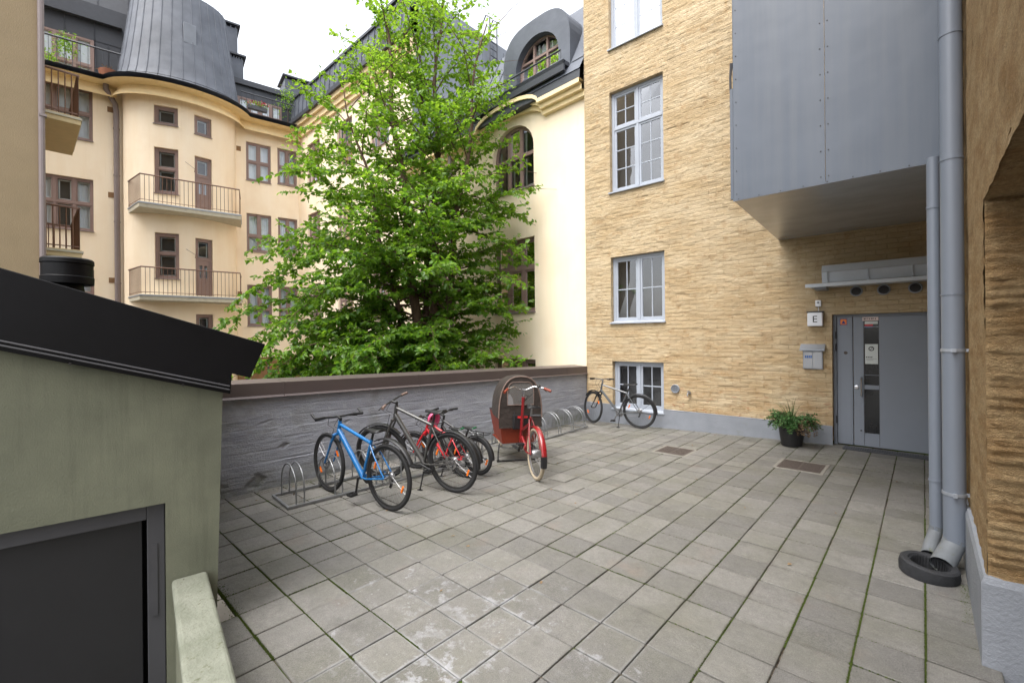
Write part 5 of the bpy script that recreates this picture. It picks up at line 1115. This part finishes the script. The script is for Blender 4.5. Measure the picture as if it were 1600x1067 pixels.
    MB().tube([BBp+V(0, -.05, .09), A+V(0, -.045, .04)], .004, 5).tube([BBp+V(0, -.05, -.09), A+V(.03, -.045, -.09), A+V(.0, -.045, -.06)], .004, 5).lathe([(.015, -.052), (.05, -.046), (.035, -.036), (.028, -.026)], tuple(A), 20, 'y').build('chain', 'alloy', t)
    MB().tube([A+V(0, -.05, -.02), A+V(.01, -.055, -.07), A+V(.035, -.052, -.13)], [.012, .014, .016], 8).build('derailleur', 'black_plastic', t)
    if guards:
        g = arc_guard(R+.025, R_(20), R_(185), .055, A).tube([A+V(0, -.06, 0), V(-R*.85, 0, R+R*.62)], .003, 5).tube([A+V(0, .06, 0), V(-R*.85, 0, R+R*.62)], .003, 5); g.build('mudguard', gm, t, smooth=50)
        arc_guard(R+.028, R_(35), R_(140), .055, FA).xf(SM).build('mudguard', gm, t, smooth=50)
    if rack_:
        q = MB(); z = 2*R+.06
        for s in (-1, 1): q.tube([V(.16, s*.05, z), V(-.2, s*.06, z), V(-.22, 0, z)], .005, 6); q.tube([V(-.08, s*.058, z), A+V(0, s*.066, 0)], .005, 6); q.tube([V(.05, s*.055, z), A+V(0, s*.066, 0)], .004, 6)
        for x in (.1, 0, -.1): q.tube([V(x, -.055, z), V(x, .055, z)], .004, 5)
        q.build('luggage_rack', 'black_plastic', t)
    if kick:
        MB().tube([BBp+V(-.04, .03, -.01), BBp+V(-.03, .13, -bb[1]+.02+.13*math.tan(lean)*0)], .009, 7).box((bb[0]-.06, .115, .0), (bb[0]-.0, .15, .018)).build('kickstand', 'black_plastic', t)
    if not guards and R > .3:
        g = arc_guard(R+.065, R_(62), R_(152), .062, A); g.tube([ST-sd_*.06, V(-.05, 0, 2*R+.055)], .007, 6); g.build('mudguard', gm, t, smooth=50)
    if chain_guard: bx(((-.02, -.062, R-.02), (bb[0]+.09, -.055, R+.06))).build('chain_guard', 'black_plastic', t, bevel=.01)
    if lights: MB().lathe([(0, 0), (.03, 0), (.034, .03), (.02, .06), (0, .06)], n=14).xf(SM @ Matrix.Translation(BC+V(.05, 0, .02)) @ Matrix.Rotation(-1.57, 4, 'Y')).build('front_light', 'alloy', t, smooth=40)
    return t
def hd(a, b): return math.atan2(b[1]-a[1], b[0]-a[0])
bicycle('blue bicycle with flat handlebars in the near rack', (-4.20, 2.63), hd((-4.205, 2.63), (-5.46, 2.46)), R_(-1), R=.352, wb=1.09, bb=(.43, .285), st=(.27, .70), ht=(.83, .86), hb=(.865, .735), fm='blue_paint', barw=.58, seat=.10, steer=R_(-5), crank_a=R_(100), stem=.06, kick=False, dt=1.5, tube=.02)
bicycle('dark grey bicycle with mudguards between blue and red bicycles', (-4.11, 3.45), hd((-4.11, 3.45), (-5.277, 3.19)), R_(-5), R=.362, wb=1.12, bb=(.44, .30), st=(.26, .80), ht=(.83, .985), hb=(.87, .84), fm='gunmetal', fork='gunmetal', barw=.66, seat=.13, steer=R_(18), guards=True, grip='grip_brown', susp=True, tr=.024, bar='flat', crank_a=R_(15), tube=.021, dt=1.45)
bicycle('small red child\'s bicycle behind the dark grey bicycle', (-4.45, 3.93), hd((-4.45, 3.93), (-5.40, 3.74)), R_(-3), R=.255, wb=.86, bb=(.33, .24), st=(.18, .52), ht=(.60, .70), hb=(.645, .56), fm='red_paint', barw=.5, seat=.10, steer=R_(10), rack_=False, bar='riser', disc=False, chain_guard=True, saddle_trim='green_trim', tube=.018, crank_a=R_(60), guards=True)
bicycle('small black child\'s bicycle with carrier, beside the cargo bicycle', (-4.42, 4.13), hd((-4.42, 4.13), (-5.40, 4.02)), R_(-3), R=.255, wb=.86, bb=(.33, .24), st=(.18, .52), ht=(.60, .70), hb=(.645, .56), fm='black_paint', barw=.5, seat=.08, steer=R_(-5), rack_=True, bar='riser', disc=False, saddle_trim='green_trim', guards=True, tube=.017, crank_a=R_(-20))
bicycle('silver grey trekking bicycle parked by the basement window', (-4.36, 8.66), hd((-4.36, 8.66), (-5.55, 8.52)), R_(-4), R=.352, wb=1.10, bb=(.45, .285), st=(.24, .74), ht=(.80, .90), hb=(.845, .73), fm='silver_grey', fork='black_paint', barw=.6, seat=.15, steer=R_(-32), guards=True, bar='flat', disc=False, crank_a=R_(120), stem=.08, rise=.03, tube=.019, dt=1.35)
# pink helmet hanging on the red child's bicycle
HM = thing('child_helmet', 'pink child\'s helmet hanging on the red child\'s bicycle', 'helmet', (-4.93, 3.80, .70)); HM.rotation_euler = (R_(12), R_(-70), R_(-15))
q = MB(); n = 18; m_ = 8; vs = []
for i in range(m_+1):
    a = math.pi/2*i/m_
    for k in range(n): p = 2*math.pi*k/n; rr = 1+.03*math.cos(6*p); vs.append((.125*rr*math.cos(a)*math.cos(p), .095*rr*math.cos(a)*math.sin(p), .095*math.sin(a)))
q.add(vs, [(i*n+k, i*n+(k+1) % n, (i+1)*n+(k+1) % n, (i+1)*n+k) for i in range(m_) for k in range(n)]); ho = q.build('shell', 'pink_plastic', HM, smooth=60)
so_ = ho.modifiers.new('solid', 'SOLIDIFY'); so_.thickness = .018
q = MB()
for x in (-.06, 0, .06): q.box((x-.018, -.012, .07), (x+.018, .012, .101)); q.box((x-.018, .04, .055), (x+.018, .062, .088)); q.box((x-.018, -.062, .055), (x+.018, -.04, .088))
q.build('vents', 'black_plastic', HM); MB().tube([(.03, .09, 0), (.02, .06, -.12), (.02, -.06, -.12), (.03, -.09, 0)], .006, 5).build('strap', 'black_plastic', HM)

# cargo bicycle
CG = thing('cargo_bicycle', 'red cargo bicycle with wooden box under a brown rain canopy', 'bicycle', (-3.73, 4.50, 0)); ch_ = hd((-3.71, 4.49), (-5.45, 5.60))
CG.matrix_world = Matrix.Translation((-3.73, 4.50, gz(-4.5, 5))) @ Matrix.Rotation(ch_, 4, 'Z') @ Matrix.Rotation(R_(1), 4, 'X')
V = lambda x, y, z: Vector((x, y, z)); R0 = .335
wheel(CG, Matrix.Translation((0, 0, R0)), R0, .026, 'tan_tyre', 'alloy', refl=False, rot=.2); wheel(CG, Matrix.Translation((1.93, 0, .255)), .255, .024, 'tan_tyre', 'alloy', refl=False)
f = MB().tube([V(.43, 0, .30), V(.22, 0, .78)], .019, 12).tube([V(.43, 0, .30), V(.62, 0, .42), V(.70, 0, .30)], .024, 12).tube([V(.26, 0, .68), V(.5, 0, .58), V(.66, 0, .5)], .02, 12).tube([V(.70, 0, .34), V(.585, 0, 1.0)], .023, 12)
for s in (-1, 1): f.tube([V(.43, s*.03, .30), V(.2, s*.06, .31), V(0, s*.07, R0)], .011, 8); f.tube([V(.23, s*.02, .74), V(.1, s*.06, .55), V(0, s*.07, R0)], .010, 8)
f.build('frame', 'cargo_red', CG, smooth=50)
f = MB().tube([V(.68, 0, .33), V(.80, 0, .20), V(1.5, 0, .19), V(1.72, 0, .34), V(1.8, 0, .52)], .024, 12)
for s in (-1, 1): f.tube([V(1.8, s*.05, .5), V(1.93, s*.06, .255)], .014, 8)
f.tube([V(1.8, -.06, .5), V(1.8, .06, .5)], .02, 8).build('cargo_beam', 'black_paint', CG, smooth=50)
g = arc_guard(R0+.025, R_(30), R_(178), .07, (0, 0, R0)); g.build('mudguard', 'cargo_red', CG, smooth=50)
arc_guard(R0+.026, R_(172), R_(196), .085, (0, 0, R0), .03).build('mudflap', 'black_plastic', CG, smooth=50)
s = saddle_mb(1.05, 1.25).xf(Matrix.Translation((.19, 0, .92))).build('saddle', 'saddle_black', CG, smooth=60); MB().tube([V(.23, 0, .76), V(.195, 0, .9)], .014, 10).build('seat_post', 'alloy', s)
MB().tube([V(-.02, -.06, .83), V(.02, .06, .83)], .02, 8).build('seat_lock', 'black_plastic', CG)
hb_ = [V(.37, -.33, 1.1), V(.45, -.27, 1.13), V(.56, -.15, 1.15), V(.58, -.04, 1.1), V(.58, .04, 1.1), V(.56, .15, 1.15), V(.45, .27, 1.13), V(.37, .33, 1.1)]
ho = MB().tube(hb_, .0115, 8).tube([V(.585, 0, .98), V(.58, 0, 1.1)], .014, 10).build('handlebar', 'chrome', CG, smooth=50)
for a, b_ in ((hb_[0], hb_[1]), (hb_[7], hb_[6])):
    d = (b_-a).normalized(); MB().tube([a-d*.01, a+d*.11], .018, 10).build('grip', 'ply_box', ho, smooth=50); MB().tube([a+d*.13+V(.02, 0, -.01), a+d*.04+V(.05, 0, -.03)], .006, 6).build('brake_lever', 'chrome', ho)
MB().lathe([(0, .0), (.028, .0), (.03, .012), (.02, .028), (0, .03)], (.5, -.2, 1.15), 14).build('bell', 'black_plastic', ho, smooth=40)
MB().tube([V(.56, .05, 1.12), V(.5, .0, 1.04), V(.54, -.06, 1.02), V(.6, -.02, .94)], .004, 5).tube([V(.5, -.2, 1.13), V(.54, -.1, 1.03), V(.6, .0, .92)], .004, 5).build('cables', 'black_plastic', ho)
cr = MB().lathe([(.05, -.052), (.09, -.052), (.09, -.046), (.05, -.046), (.05, -.052)], (.43, 0, .30), 26, 'y').tube([V(.43, -.065, .3), V(.55, -.07, .2)], .012, 8).tube([V(.43, .065, .3), V(.31, .07, .4)], .012, 8).build('crank', 'black_plastic', CG)
for p, s_ in ((V(.55, -.07, .2), -1), (V(.31, .07, .4), 1)): bx(((-.045, .0, -.012), (.045, .1, .012))).xf(Matrix.Translation(p) @ Matrix.Diagonal((1, s_, 1, 1))).build('pedal', 'black_plastic', cr, bevel=.004)
bx(((-.05, -.066, R0-.03), (.5, -.056, R0+.05))).build('chain_case', 'black_plastic', CG, bevel=.012)
MB().lathe([(.02, -.06), (.05, -.055), (.06, -.02), (.06, .02), (.05, .055), (.02, .06)], (0, 0, R0), 20, 'y').build('hub_gear', 'alloy', CG, smooth=40)
# box: rear panel faces the rider
def bxp(x, y, z): return (x, y, z)
B0 = [(.80, .24), (1.50, .22)]; zb, zt = .30, .74
def panel(pts, th, name, mtl, par):
    p = [Vector(q_) for q_ in pts]; nn = (p[1]-p[0]).cross(p[2]-p[0]).normalized()*th
    return MB().add(p+[q_+nn for q_ in p], [(0, 1, 2, 3), (4, 7, 6, 5), (0, 4, 5, 1), (1, 5, 6, 2), (2, 6, 7, 3), (3, 7, 4, 0)]).build(name, mtl, par, bevel=.003)
bo = panel([(.80, -.24, zb), (.80, .24, zb), (.74, .31, zt), (.74, -.31, zt)], .012, 'box_rear', 'ply_box', CG)
for s in (-1, 1): panel([(.80, s*.24, zb), (1.5, s*.20, zb), (1.6, s*.26, zt-.04), (.74, s*.31, zt)], .012*-s, 'box_side', 'ply_box', CG)
panel([(1.5, -.20, zb), (1.5, .20, zb), (1.6, .26, zt-.04), (1.6, -.26, zt-.04)], -.012, 'box_front', 'ply_front', CG)
bx(((.80, -.24, zb-.012), (1.5, .24, zb))).build('box_floor', 'ply_box', CG)
MB().tube([(.735, -.315, zt), (.735, .315, zt), (1.6, .265, zt-.04), (1.6, -.265, zt-.04)], .012, 8, closed=True).build('box_rim', 'black_plastic', CG)
bx(((.79, -.26, zb-.02), (.83, .26, zb+.0)), ((1.45, -.22, zb-.02), (1.5, .22, zb-.0))).build('box_bearer', 'galvanised', CG)
bx(((.70, -.13, .52), (.735, .12, .73))).build('battery_pack', 'black_plastic', CG, bevel=.01); bx(((.695, -.1, .68), (.70, .05, .71))).build('battery_label', 'red_print', CG)
for s in (-1, 1): MB().tube([(1.02, s*.24, .26), (.98, s*.27, .12), (.94, s*.28, .012)], .011, 8).lathe([(0, 0), (.02, 0), (.022, .03), (0, .04)], (.94, s*.28, 0), 10).build('centre_stand', 'black_paint', CG)
bx(((.93, -.29, .0), (.96, .29, .02))).build('stand_bar', 'black_paint', CG)
# canopy: arched cloth with a clear rear window
def cpt(a, x, k=1.0):
    hw = .325*k; t_ = a; y = hw*math.cos(t_); ct = abs(math.cos(t_))**.75*(1 if math.cos(t_) > 0 else -1)
    return (x, hw*ct, zt-.06+(.60*k)*math.sin(t_)**.8)
q = MB(); xs_ = [(.725, 1.0), (.9, 1.03), (1.15, .98), (1.4, .86), (1.56, .68), (1.62, .42)]; n = 16; vs = [cpt(math.pi*k/n, x, s_) for x, s_ in xs_ for k in range(n+1)]
q.add(vs, [(i*(n+1)+k, i*(n+1)+k+1, (i+1)*(n+1)+k+1, (i+1)*(n+1)+k) for i in range(5) for k in range(n)]); cn = q.build('canopy', 'canopy_cloth', CG, smooth=60)
inn = [(.72, .20*(1 if math.cos(math.pi*k/n) > 0 else -1)*abs(math.cos(math.pi*k/n))**.35, zt+.13+.33*math.sin(math.pi*k/n)**.5) for k in range(n+1)]
q = MB(); out_ = [cpt(math.pi*k/n, .722, 1.0) for k in range(n+1)]
q.add(out_+inn, [(k, k+1, n+1+k+1, n+1+k) for k in range(n)]); q.add([out_[0], inn[0], inn[-1], out_[-1], (.715, -.325, zt-.2), (.715, .325, zt-.2)], [(0, 1, 2, 3), (0, 3, 4, 5)]); q.build('canopy_rear', 'canopy_cloth', cn, smooth=30)
q = MB().add(inn, [tuple(range(n+1))]); q.build('canopy_window', 'vinyl', cn)
MB().tube([Vector(p)+Vector((-.004, 0, 0)) for p in inn], .007, 5, closed=True).build('window_seam', 'grip_brown', cn); MB().tube([Vector(p) for p in out_], .010, 6).build('canopy_hem', 'grip_brown', cn)
MB().tube([(1.2, -.31, .86), (1.25, -.34, .95), (1.22, -.33, 1.0)], .012, 6).tube([(.70, .1, .78), (.68, .1, .62), (.69, .09, .52)], .005, 5).build('tie_strap', 'black_plastic', cn)

# ------------------------------------------------------------------ pot plant beside the door
PP = thing('potted_plant', 'black pot with ferny greenery and grass beside the grey door', 'plant', (-1.63, 8.62, 0))
MB().lathe([(0, .0), (.145, .0), (.15, .01), (.205, .40), (.215, .40), (.215, .42), (.195, .42), (.185, .36), (0, .35)], n=36).build('pot', 'pot_black', PP, smooth=35)
MB().lathe([(0, .37), (.188, .37)], n=20).build('soil', 'soil', PP)
rg = np.random.default_rng(21)
def fronds(n, mtl, name, az0, az1, droop, ln, leafl):
    P = []; D = []; Lh = []; Wd = []; st_ = MB()
    for _ in range(n):
        a = R_(rg.uniform(az0, az1)); L = ln*(.6+.6*rg.random()); el = rg.uniform(.25, 1.1); p = np.array([.1*math.cos(a)*rg.random(), .1*math.sin(a)*rg.random(), .38]); pts = [p.copy()]
        for k in range(9):
            e = el-droop*k/8; p = p+np.array([math.cos(a)*math.cos(e), math.sin(a)*math.cos(e), math.sin(e)])*L/9; pts.append(p.copy())
            for s in (-1, 1, -1, 1):
                d = np.array([math.cos(a+s*1.0), math.sin(a+s*1.0), rg.normal(.05, .35)]); P.append(p+rg.normal(0, .006, 3)); D.append(d/np.linalg.norm(d)); Lh.append(leafl*(1.2-.08*k)*(.7+.6*rg.random())); Wd.append(leafl*.32)
        st_.tube(pts, .0025, 4)
    st_.build(name+'_stem', 'bark', PP)
    link(name, leaf_mesh(name, mtl, np.array(P), np.array(D), np.array(Lh), np.array(Wd), rg), PP)
fronds(95, 'fern', 'fern_leaves', 100, 400, 1.1, .32, .055); fronds(30, 'fern', 'fern_leaves', 170, 300, 1.8, .3, .055); fronds(30, 'dry_leaf', 'dry_leaves', -60, 30, 2.0, .36, .05); fronds(8, 'dry_leaf', 'dry_leaves', 180, 330, 1.6, .2, .03)
q = MB()
for _ in range(44):
    a = rg.uniform(0, 6.28); L = rg.uniform(.3, .62); el = rg.uniform(.9, 1.5); dr = rg.uniform(.8, 2.0); p = np.array([.05*math.cos(a), .05*math.sin(a), .37]); w0 = .006; pr = None
    for k in range(11):
        w_ = w0*(1-k/10.5); s = np.array([-math.sin(a), math.cos(a), 0])*w_; cur = (p+s, p-s)
        if pr: q.add([pr[0], pr[1], cur[1], cur[0]], [(0, 1, 2, 3)])
        pr = cur; e = el-dr*(k/10)**1.5; p = p+np.array([math.cos(a)*math.cos(e), math.sin(a)*math.cos(e), math.sin(e)])*L/10
q.build('grass_blades', 'grass_blade', PP)

# ------------------------------------------------------------------ the tree behind the wall
TR = thing('courtyard_tree', 'tall bright green leafy tree behind the low grey wall', 'tree', (-9.36, 7.02, -1.6))
tg = np.random.default_rng(4); wood = MB(); LP_, LD_, LL_, LW_, LT_ = [], [], [], [], []
RTv = np.array([.7374, .6754, 0]); FWv = np.array([-.6754, .7374, 0])
def envelope(z, c, s):
    """crown reach at height z (above tree foot) for direction c (camera right) / s (away)"""
    zz = z+(-1.6)
    Lz = np.interp(zz, [-1, .5, 1.6, 3.0, 4.5, 6.0, 7.5, 9, 10.2, 11.2], [2.6, 4.6, 5.4, 5.2, 4.5, 3.8, 2.6, 1.7, 1.0, .4])
    Rz = np.interp(zz, [-1, .5, 1.6, 3.0, 4.5, 6.0, 7.5, 9, 10.2, 11.2], [1.6, 2.3, 2.6, 2.5, 2.6, 2.9, 2.2, 1.9, 1.5, .5])
    Fz = np.interp(zz, [-1, .5, 1.6, 3.0, 5, 7.5, 9, 10.2, 11.2], [2.2, 3.2, 3.4, 3.0, 2.2, 1.5, 1.1, .8, .4])
    Bz = min(1.9, Fz)
    a = Rz if c > 0 else Lz; b = Bz if s > 0 else Fz
    return 1/math.sqrt((c/a)**2+(s/b)**2)
def clear(p):  # keep foliage off the facades
    lat = p@RTv; j = tg.normal(0, .18)
    return (p[1]+7.02) < 8.85 and -(p@FWv) < np.interp(p[2], [0, 4.5, 6, 8, 10, 12], [3.7, 3.6, 2.7, 1.8, 1.2, .9])+j and -np.interp(p[2], [0, 3, 5, 6.3, 7.3, 8.8, 10.4, 12.1], [5.6, 5.6, 5.5, 5.2, 4.5, 3.5, 2.2, 1.5])+j < lat < np.interp(p[2], [0, 4, 5.5, 7.3, 8.8, 10.4, 12.1], [2.5, 2.5, 2.6, 3.0, 2.3, 1.8, 1.5])+j
def leaves_on(pts, sp, hi):
    for a, b_ in zip(pts[:-1], pts[1:]):
        d = b_-a; L = np.linalg.norm(d); d = d/(L+1e-9); n = max(1, int(L/sp))
        for k in range(n):
            p = a+d*L*(k+tg.random())/n
            if not clear(p): continue
            side = np.cross(d, [0, 0, 1]); side /= np.linalg.norm(side)+1e-9; s = 1 if tg.random() < .5 else -1
            dd = d*.55+side*s*.8+np.array([0, 0, -.30])+tg.normal(0, .42, 3); dd /= np.linalg.norm(dd)
            LP_.append(p); LD_.append(dd); LL_.append(.122*(.55+.75*tg.random())*(1.05-.15*hi)); LW_.append(.076*(.55+.75*tg.random())*(1.05-.15*hi)); LT_.append(min(1, max(0, tg.normal(.22+.46*hi, .22))))  # tone rises with height: yellower top leaves, shade of the lower crown painted in
def grow_twig(p, d, L, hi):
    pts = [p]; n = max(3, int(L/.13)); dd = d.copy()
    for k in range(n):
        dd = dd+np.array([0, 0, -.045])+tg.normal(0, .06, 3); dd /= np.linalg.norm(dd); p = p+dd*L/n; pts.append(p)
    if clear(pts[-1]): wood.tube([tuple(q_) for q_ in pts], [.006*(1-.75*k/n) for k in range(n+1)], 3, caps=False)
    leaves_on(pts, .0215+.014*hi, hi)
def grow_branch(p, az, el, L, r0, hi):
    c, s = math.cos(az), math.sin(az); d = (RTv*c+FWv*s)*math.cos(el)+np.array([0, 0, math.sin(el)]); n = max(4, int(L/.19)); pts = [p]; dirs = []
    for k in range(n):
        d = d+np.array([0, 0, -.05])+tg.normal(0, .06, 3); d /= np.linalg.norm(d); p = p+d*L/n; pts.append(p); dirs.append(d)
    wood.tube([tuple(q_) for q_ in pts], [max(.004, r0*(1-.88*k/n)) for k in range(n+1)], 5, caps=False)
    for k in range(1, n):
        f_ = k/n
        if f_ < .15: continue
        for s_ in (-1, 1):
            if tg.random() < .12: continue
            side = np.cross(dirs[k], [0, 0, 1]); side /= np.linalg.norm(side)+1e-9
            td = dirs[k]*.75+side*s_*(.75+.3*tg.random())+np.array([0, 0, tg.normal(.18, .45)]); td /= np.linalg.norm(td)
            grow_twig(pts[k], td, (.32+.62*(1-f_))*(.55+.6*tg.random())*min(1.1, .45+L/3.5), hi)
    grow_twig(pts[-1], dirs[-1], .45, hi); leaves_on(pts[n//2:], .05, hi)
stems = [((0, 0), (-.95, -.5), 11.6, .17), ((.05, .1), (.35, .2), 12.3, .15), ((.1, -.1), (1.55, -.35), 11.2, .12), ((-.1, 0), (-1.75, -.8), 9.3, .10), ((0, .1), (-.25, .6), 11.9, .11)]
ga = 0
for (bx0, by0), (tx, ty), H_, r0 in stems:
    n = 22; pts = []
    for k in range(n+1):
        t_ = k/n; q_ = RTv*(bx0+(tx-bx0)*t_**1.25)+FWv*(by0+(ty-by0)*t_**1.25); w_ = .10*math.sin(k*.9+r0*50)*t_; pts.append(q_+RTv*w_+np.array([0, 0, H_*t_]))
    wood.tube([tuple(p) for p in pts], [r0*(1-.93*k/n)**.9+.004 for k in range(n+1)], 8)
    z = 1.7+tg.random()
    while z < H_-.35:
        t_ = z/H_; k = min(n-1, int(t_*n)); p = pts[k]+(pts[k+1]-pts[k])*(t_*n-k); ga += 2.4+tg.normal(0, .3); c, s = math.cos(ga), math.sin(ga)
        reach = envelope(z, c, s)-.55*((p@RTv)*c+(p@FWv)*s); el = R_(np.interp(z, [1.5, 5, 9, 12], [14, 34, 50, 62]))+tg.normal(0, .14)
        if reach > .35: grow_branch(p, ga, el, max(.4, reach*(.62+.42*tg.random())/max(.5, math.cos(el))*.92), .034*(1-.6*t_), min(1, max(0, (z-3)/8)))
        z += np.interp(z, [1.7, 5, 9, 12], [.20, .25, .34, .26])
    grow_twig(pts[-1], np.array([0, 0, 1.0]), .5, 1.0)
# a few long low sprays that hang over the wall and reach out left and right
for z, az, el, L in ((3.1, R_(-62), .05, 3.5), (3.0, R_(-48), .02, 3.4), (3.2, R_(-80), .05, 3.3), (3.3, R_(-30), .0, 3.0), (4.3, R_(192), .06, 5.2), (3.6, R_(184), .0, 5.0), (3.4, R_(205), .02, 4.8), (5.6, R_(178), .14, 4.7), (6.5, R_(183), .12, 4.2), (7.1, R_(-12), .12, 3.0), (6.3, R_(-8), .06, 2.7), (5.0, R_(-20), .08, 2.7), (2.7, R_(-100), .06, 3.0), (3.8, R_(172), .05, 5.2), (4.6, R_(187), .12, 5.1), (3.1, R_(195), .04, 5.3), (2.9, R_(178), .03, 5.0), (5.2, R_(198), .1, 4.6), (4.0, R_(208), .08, 4.9), (2.6, R_(188), .0, 4.9), (3.5, R_(222), .05, 4.4), (2.8, R_(215), .05, 4.3), (3.0, R_(235), .02, 3.8)):
    grow_branch(np.array([0, 0, z]), az, el, L, .03, .25)
wood.build('trunk', 'bark', TR, smooth=60)
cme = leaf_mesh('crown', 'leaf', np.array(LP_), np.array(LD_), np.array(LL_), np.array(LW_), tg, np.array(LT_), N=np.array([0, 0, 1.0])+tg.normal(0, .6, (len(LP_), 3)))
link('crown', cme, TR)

# a little leaf litter on the slabs
lg_ = np.random.default_rng(9); n = 90; P = np.zeros((n, 3))
for k in range(n):
    if k < 45: x, y = -5.8+abs(lg_.normal(0, .25)), lg_.uniform(1.7, 8.7)
    elif k < 60: x, y = lg_.uniform(-5, -1.3), 8.98-abs(lg_.normal(0, .15))
    else: x, y = lg_.uniform(-5, .1), lg_.uniform(1.8, 8)
    P[k] = (x, y, gz(x, y)+.004)
D = lg_.normal(0, 1, (n, 3)); D[:, 2] = np.abs(D[:, 2])*.15; D /= np.linalg.norm(D, axis=1)[:, None]
o = link('leaf_litter', leaf_mesh('leaf_litter', 'dry_leaf', P, D, .02+.03*lg_.random(n), .012+.015*lg_.random(n), lg_, N=np.array([0, 0, 1.0])+lg_.normal(0, .2, (n, 3))), PAV); tag(o, kind='stuff')
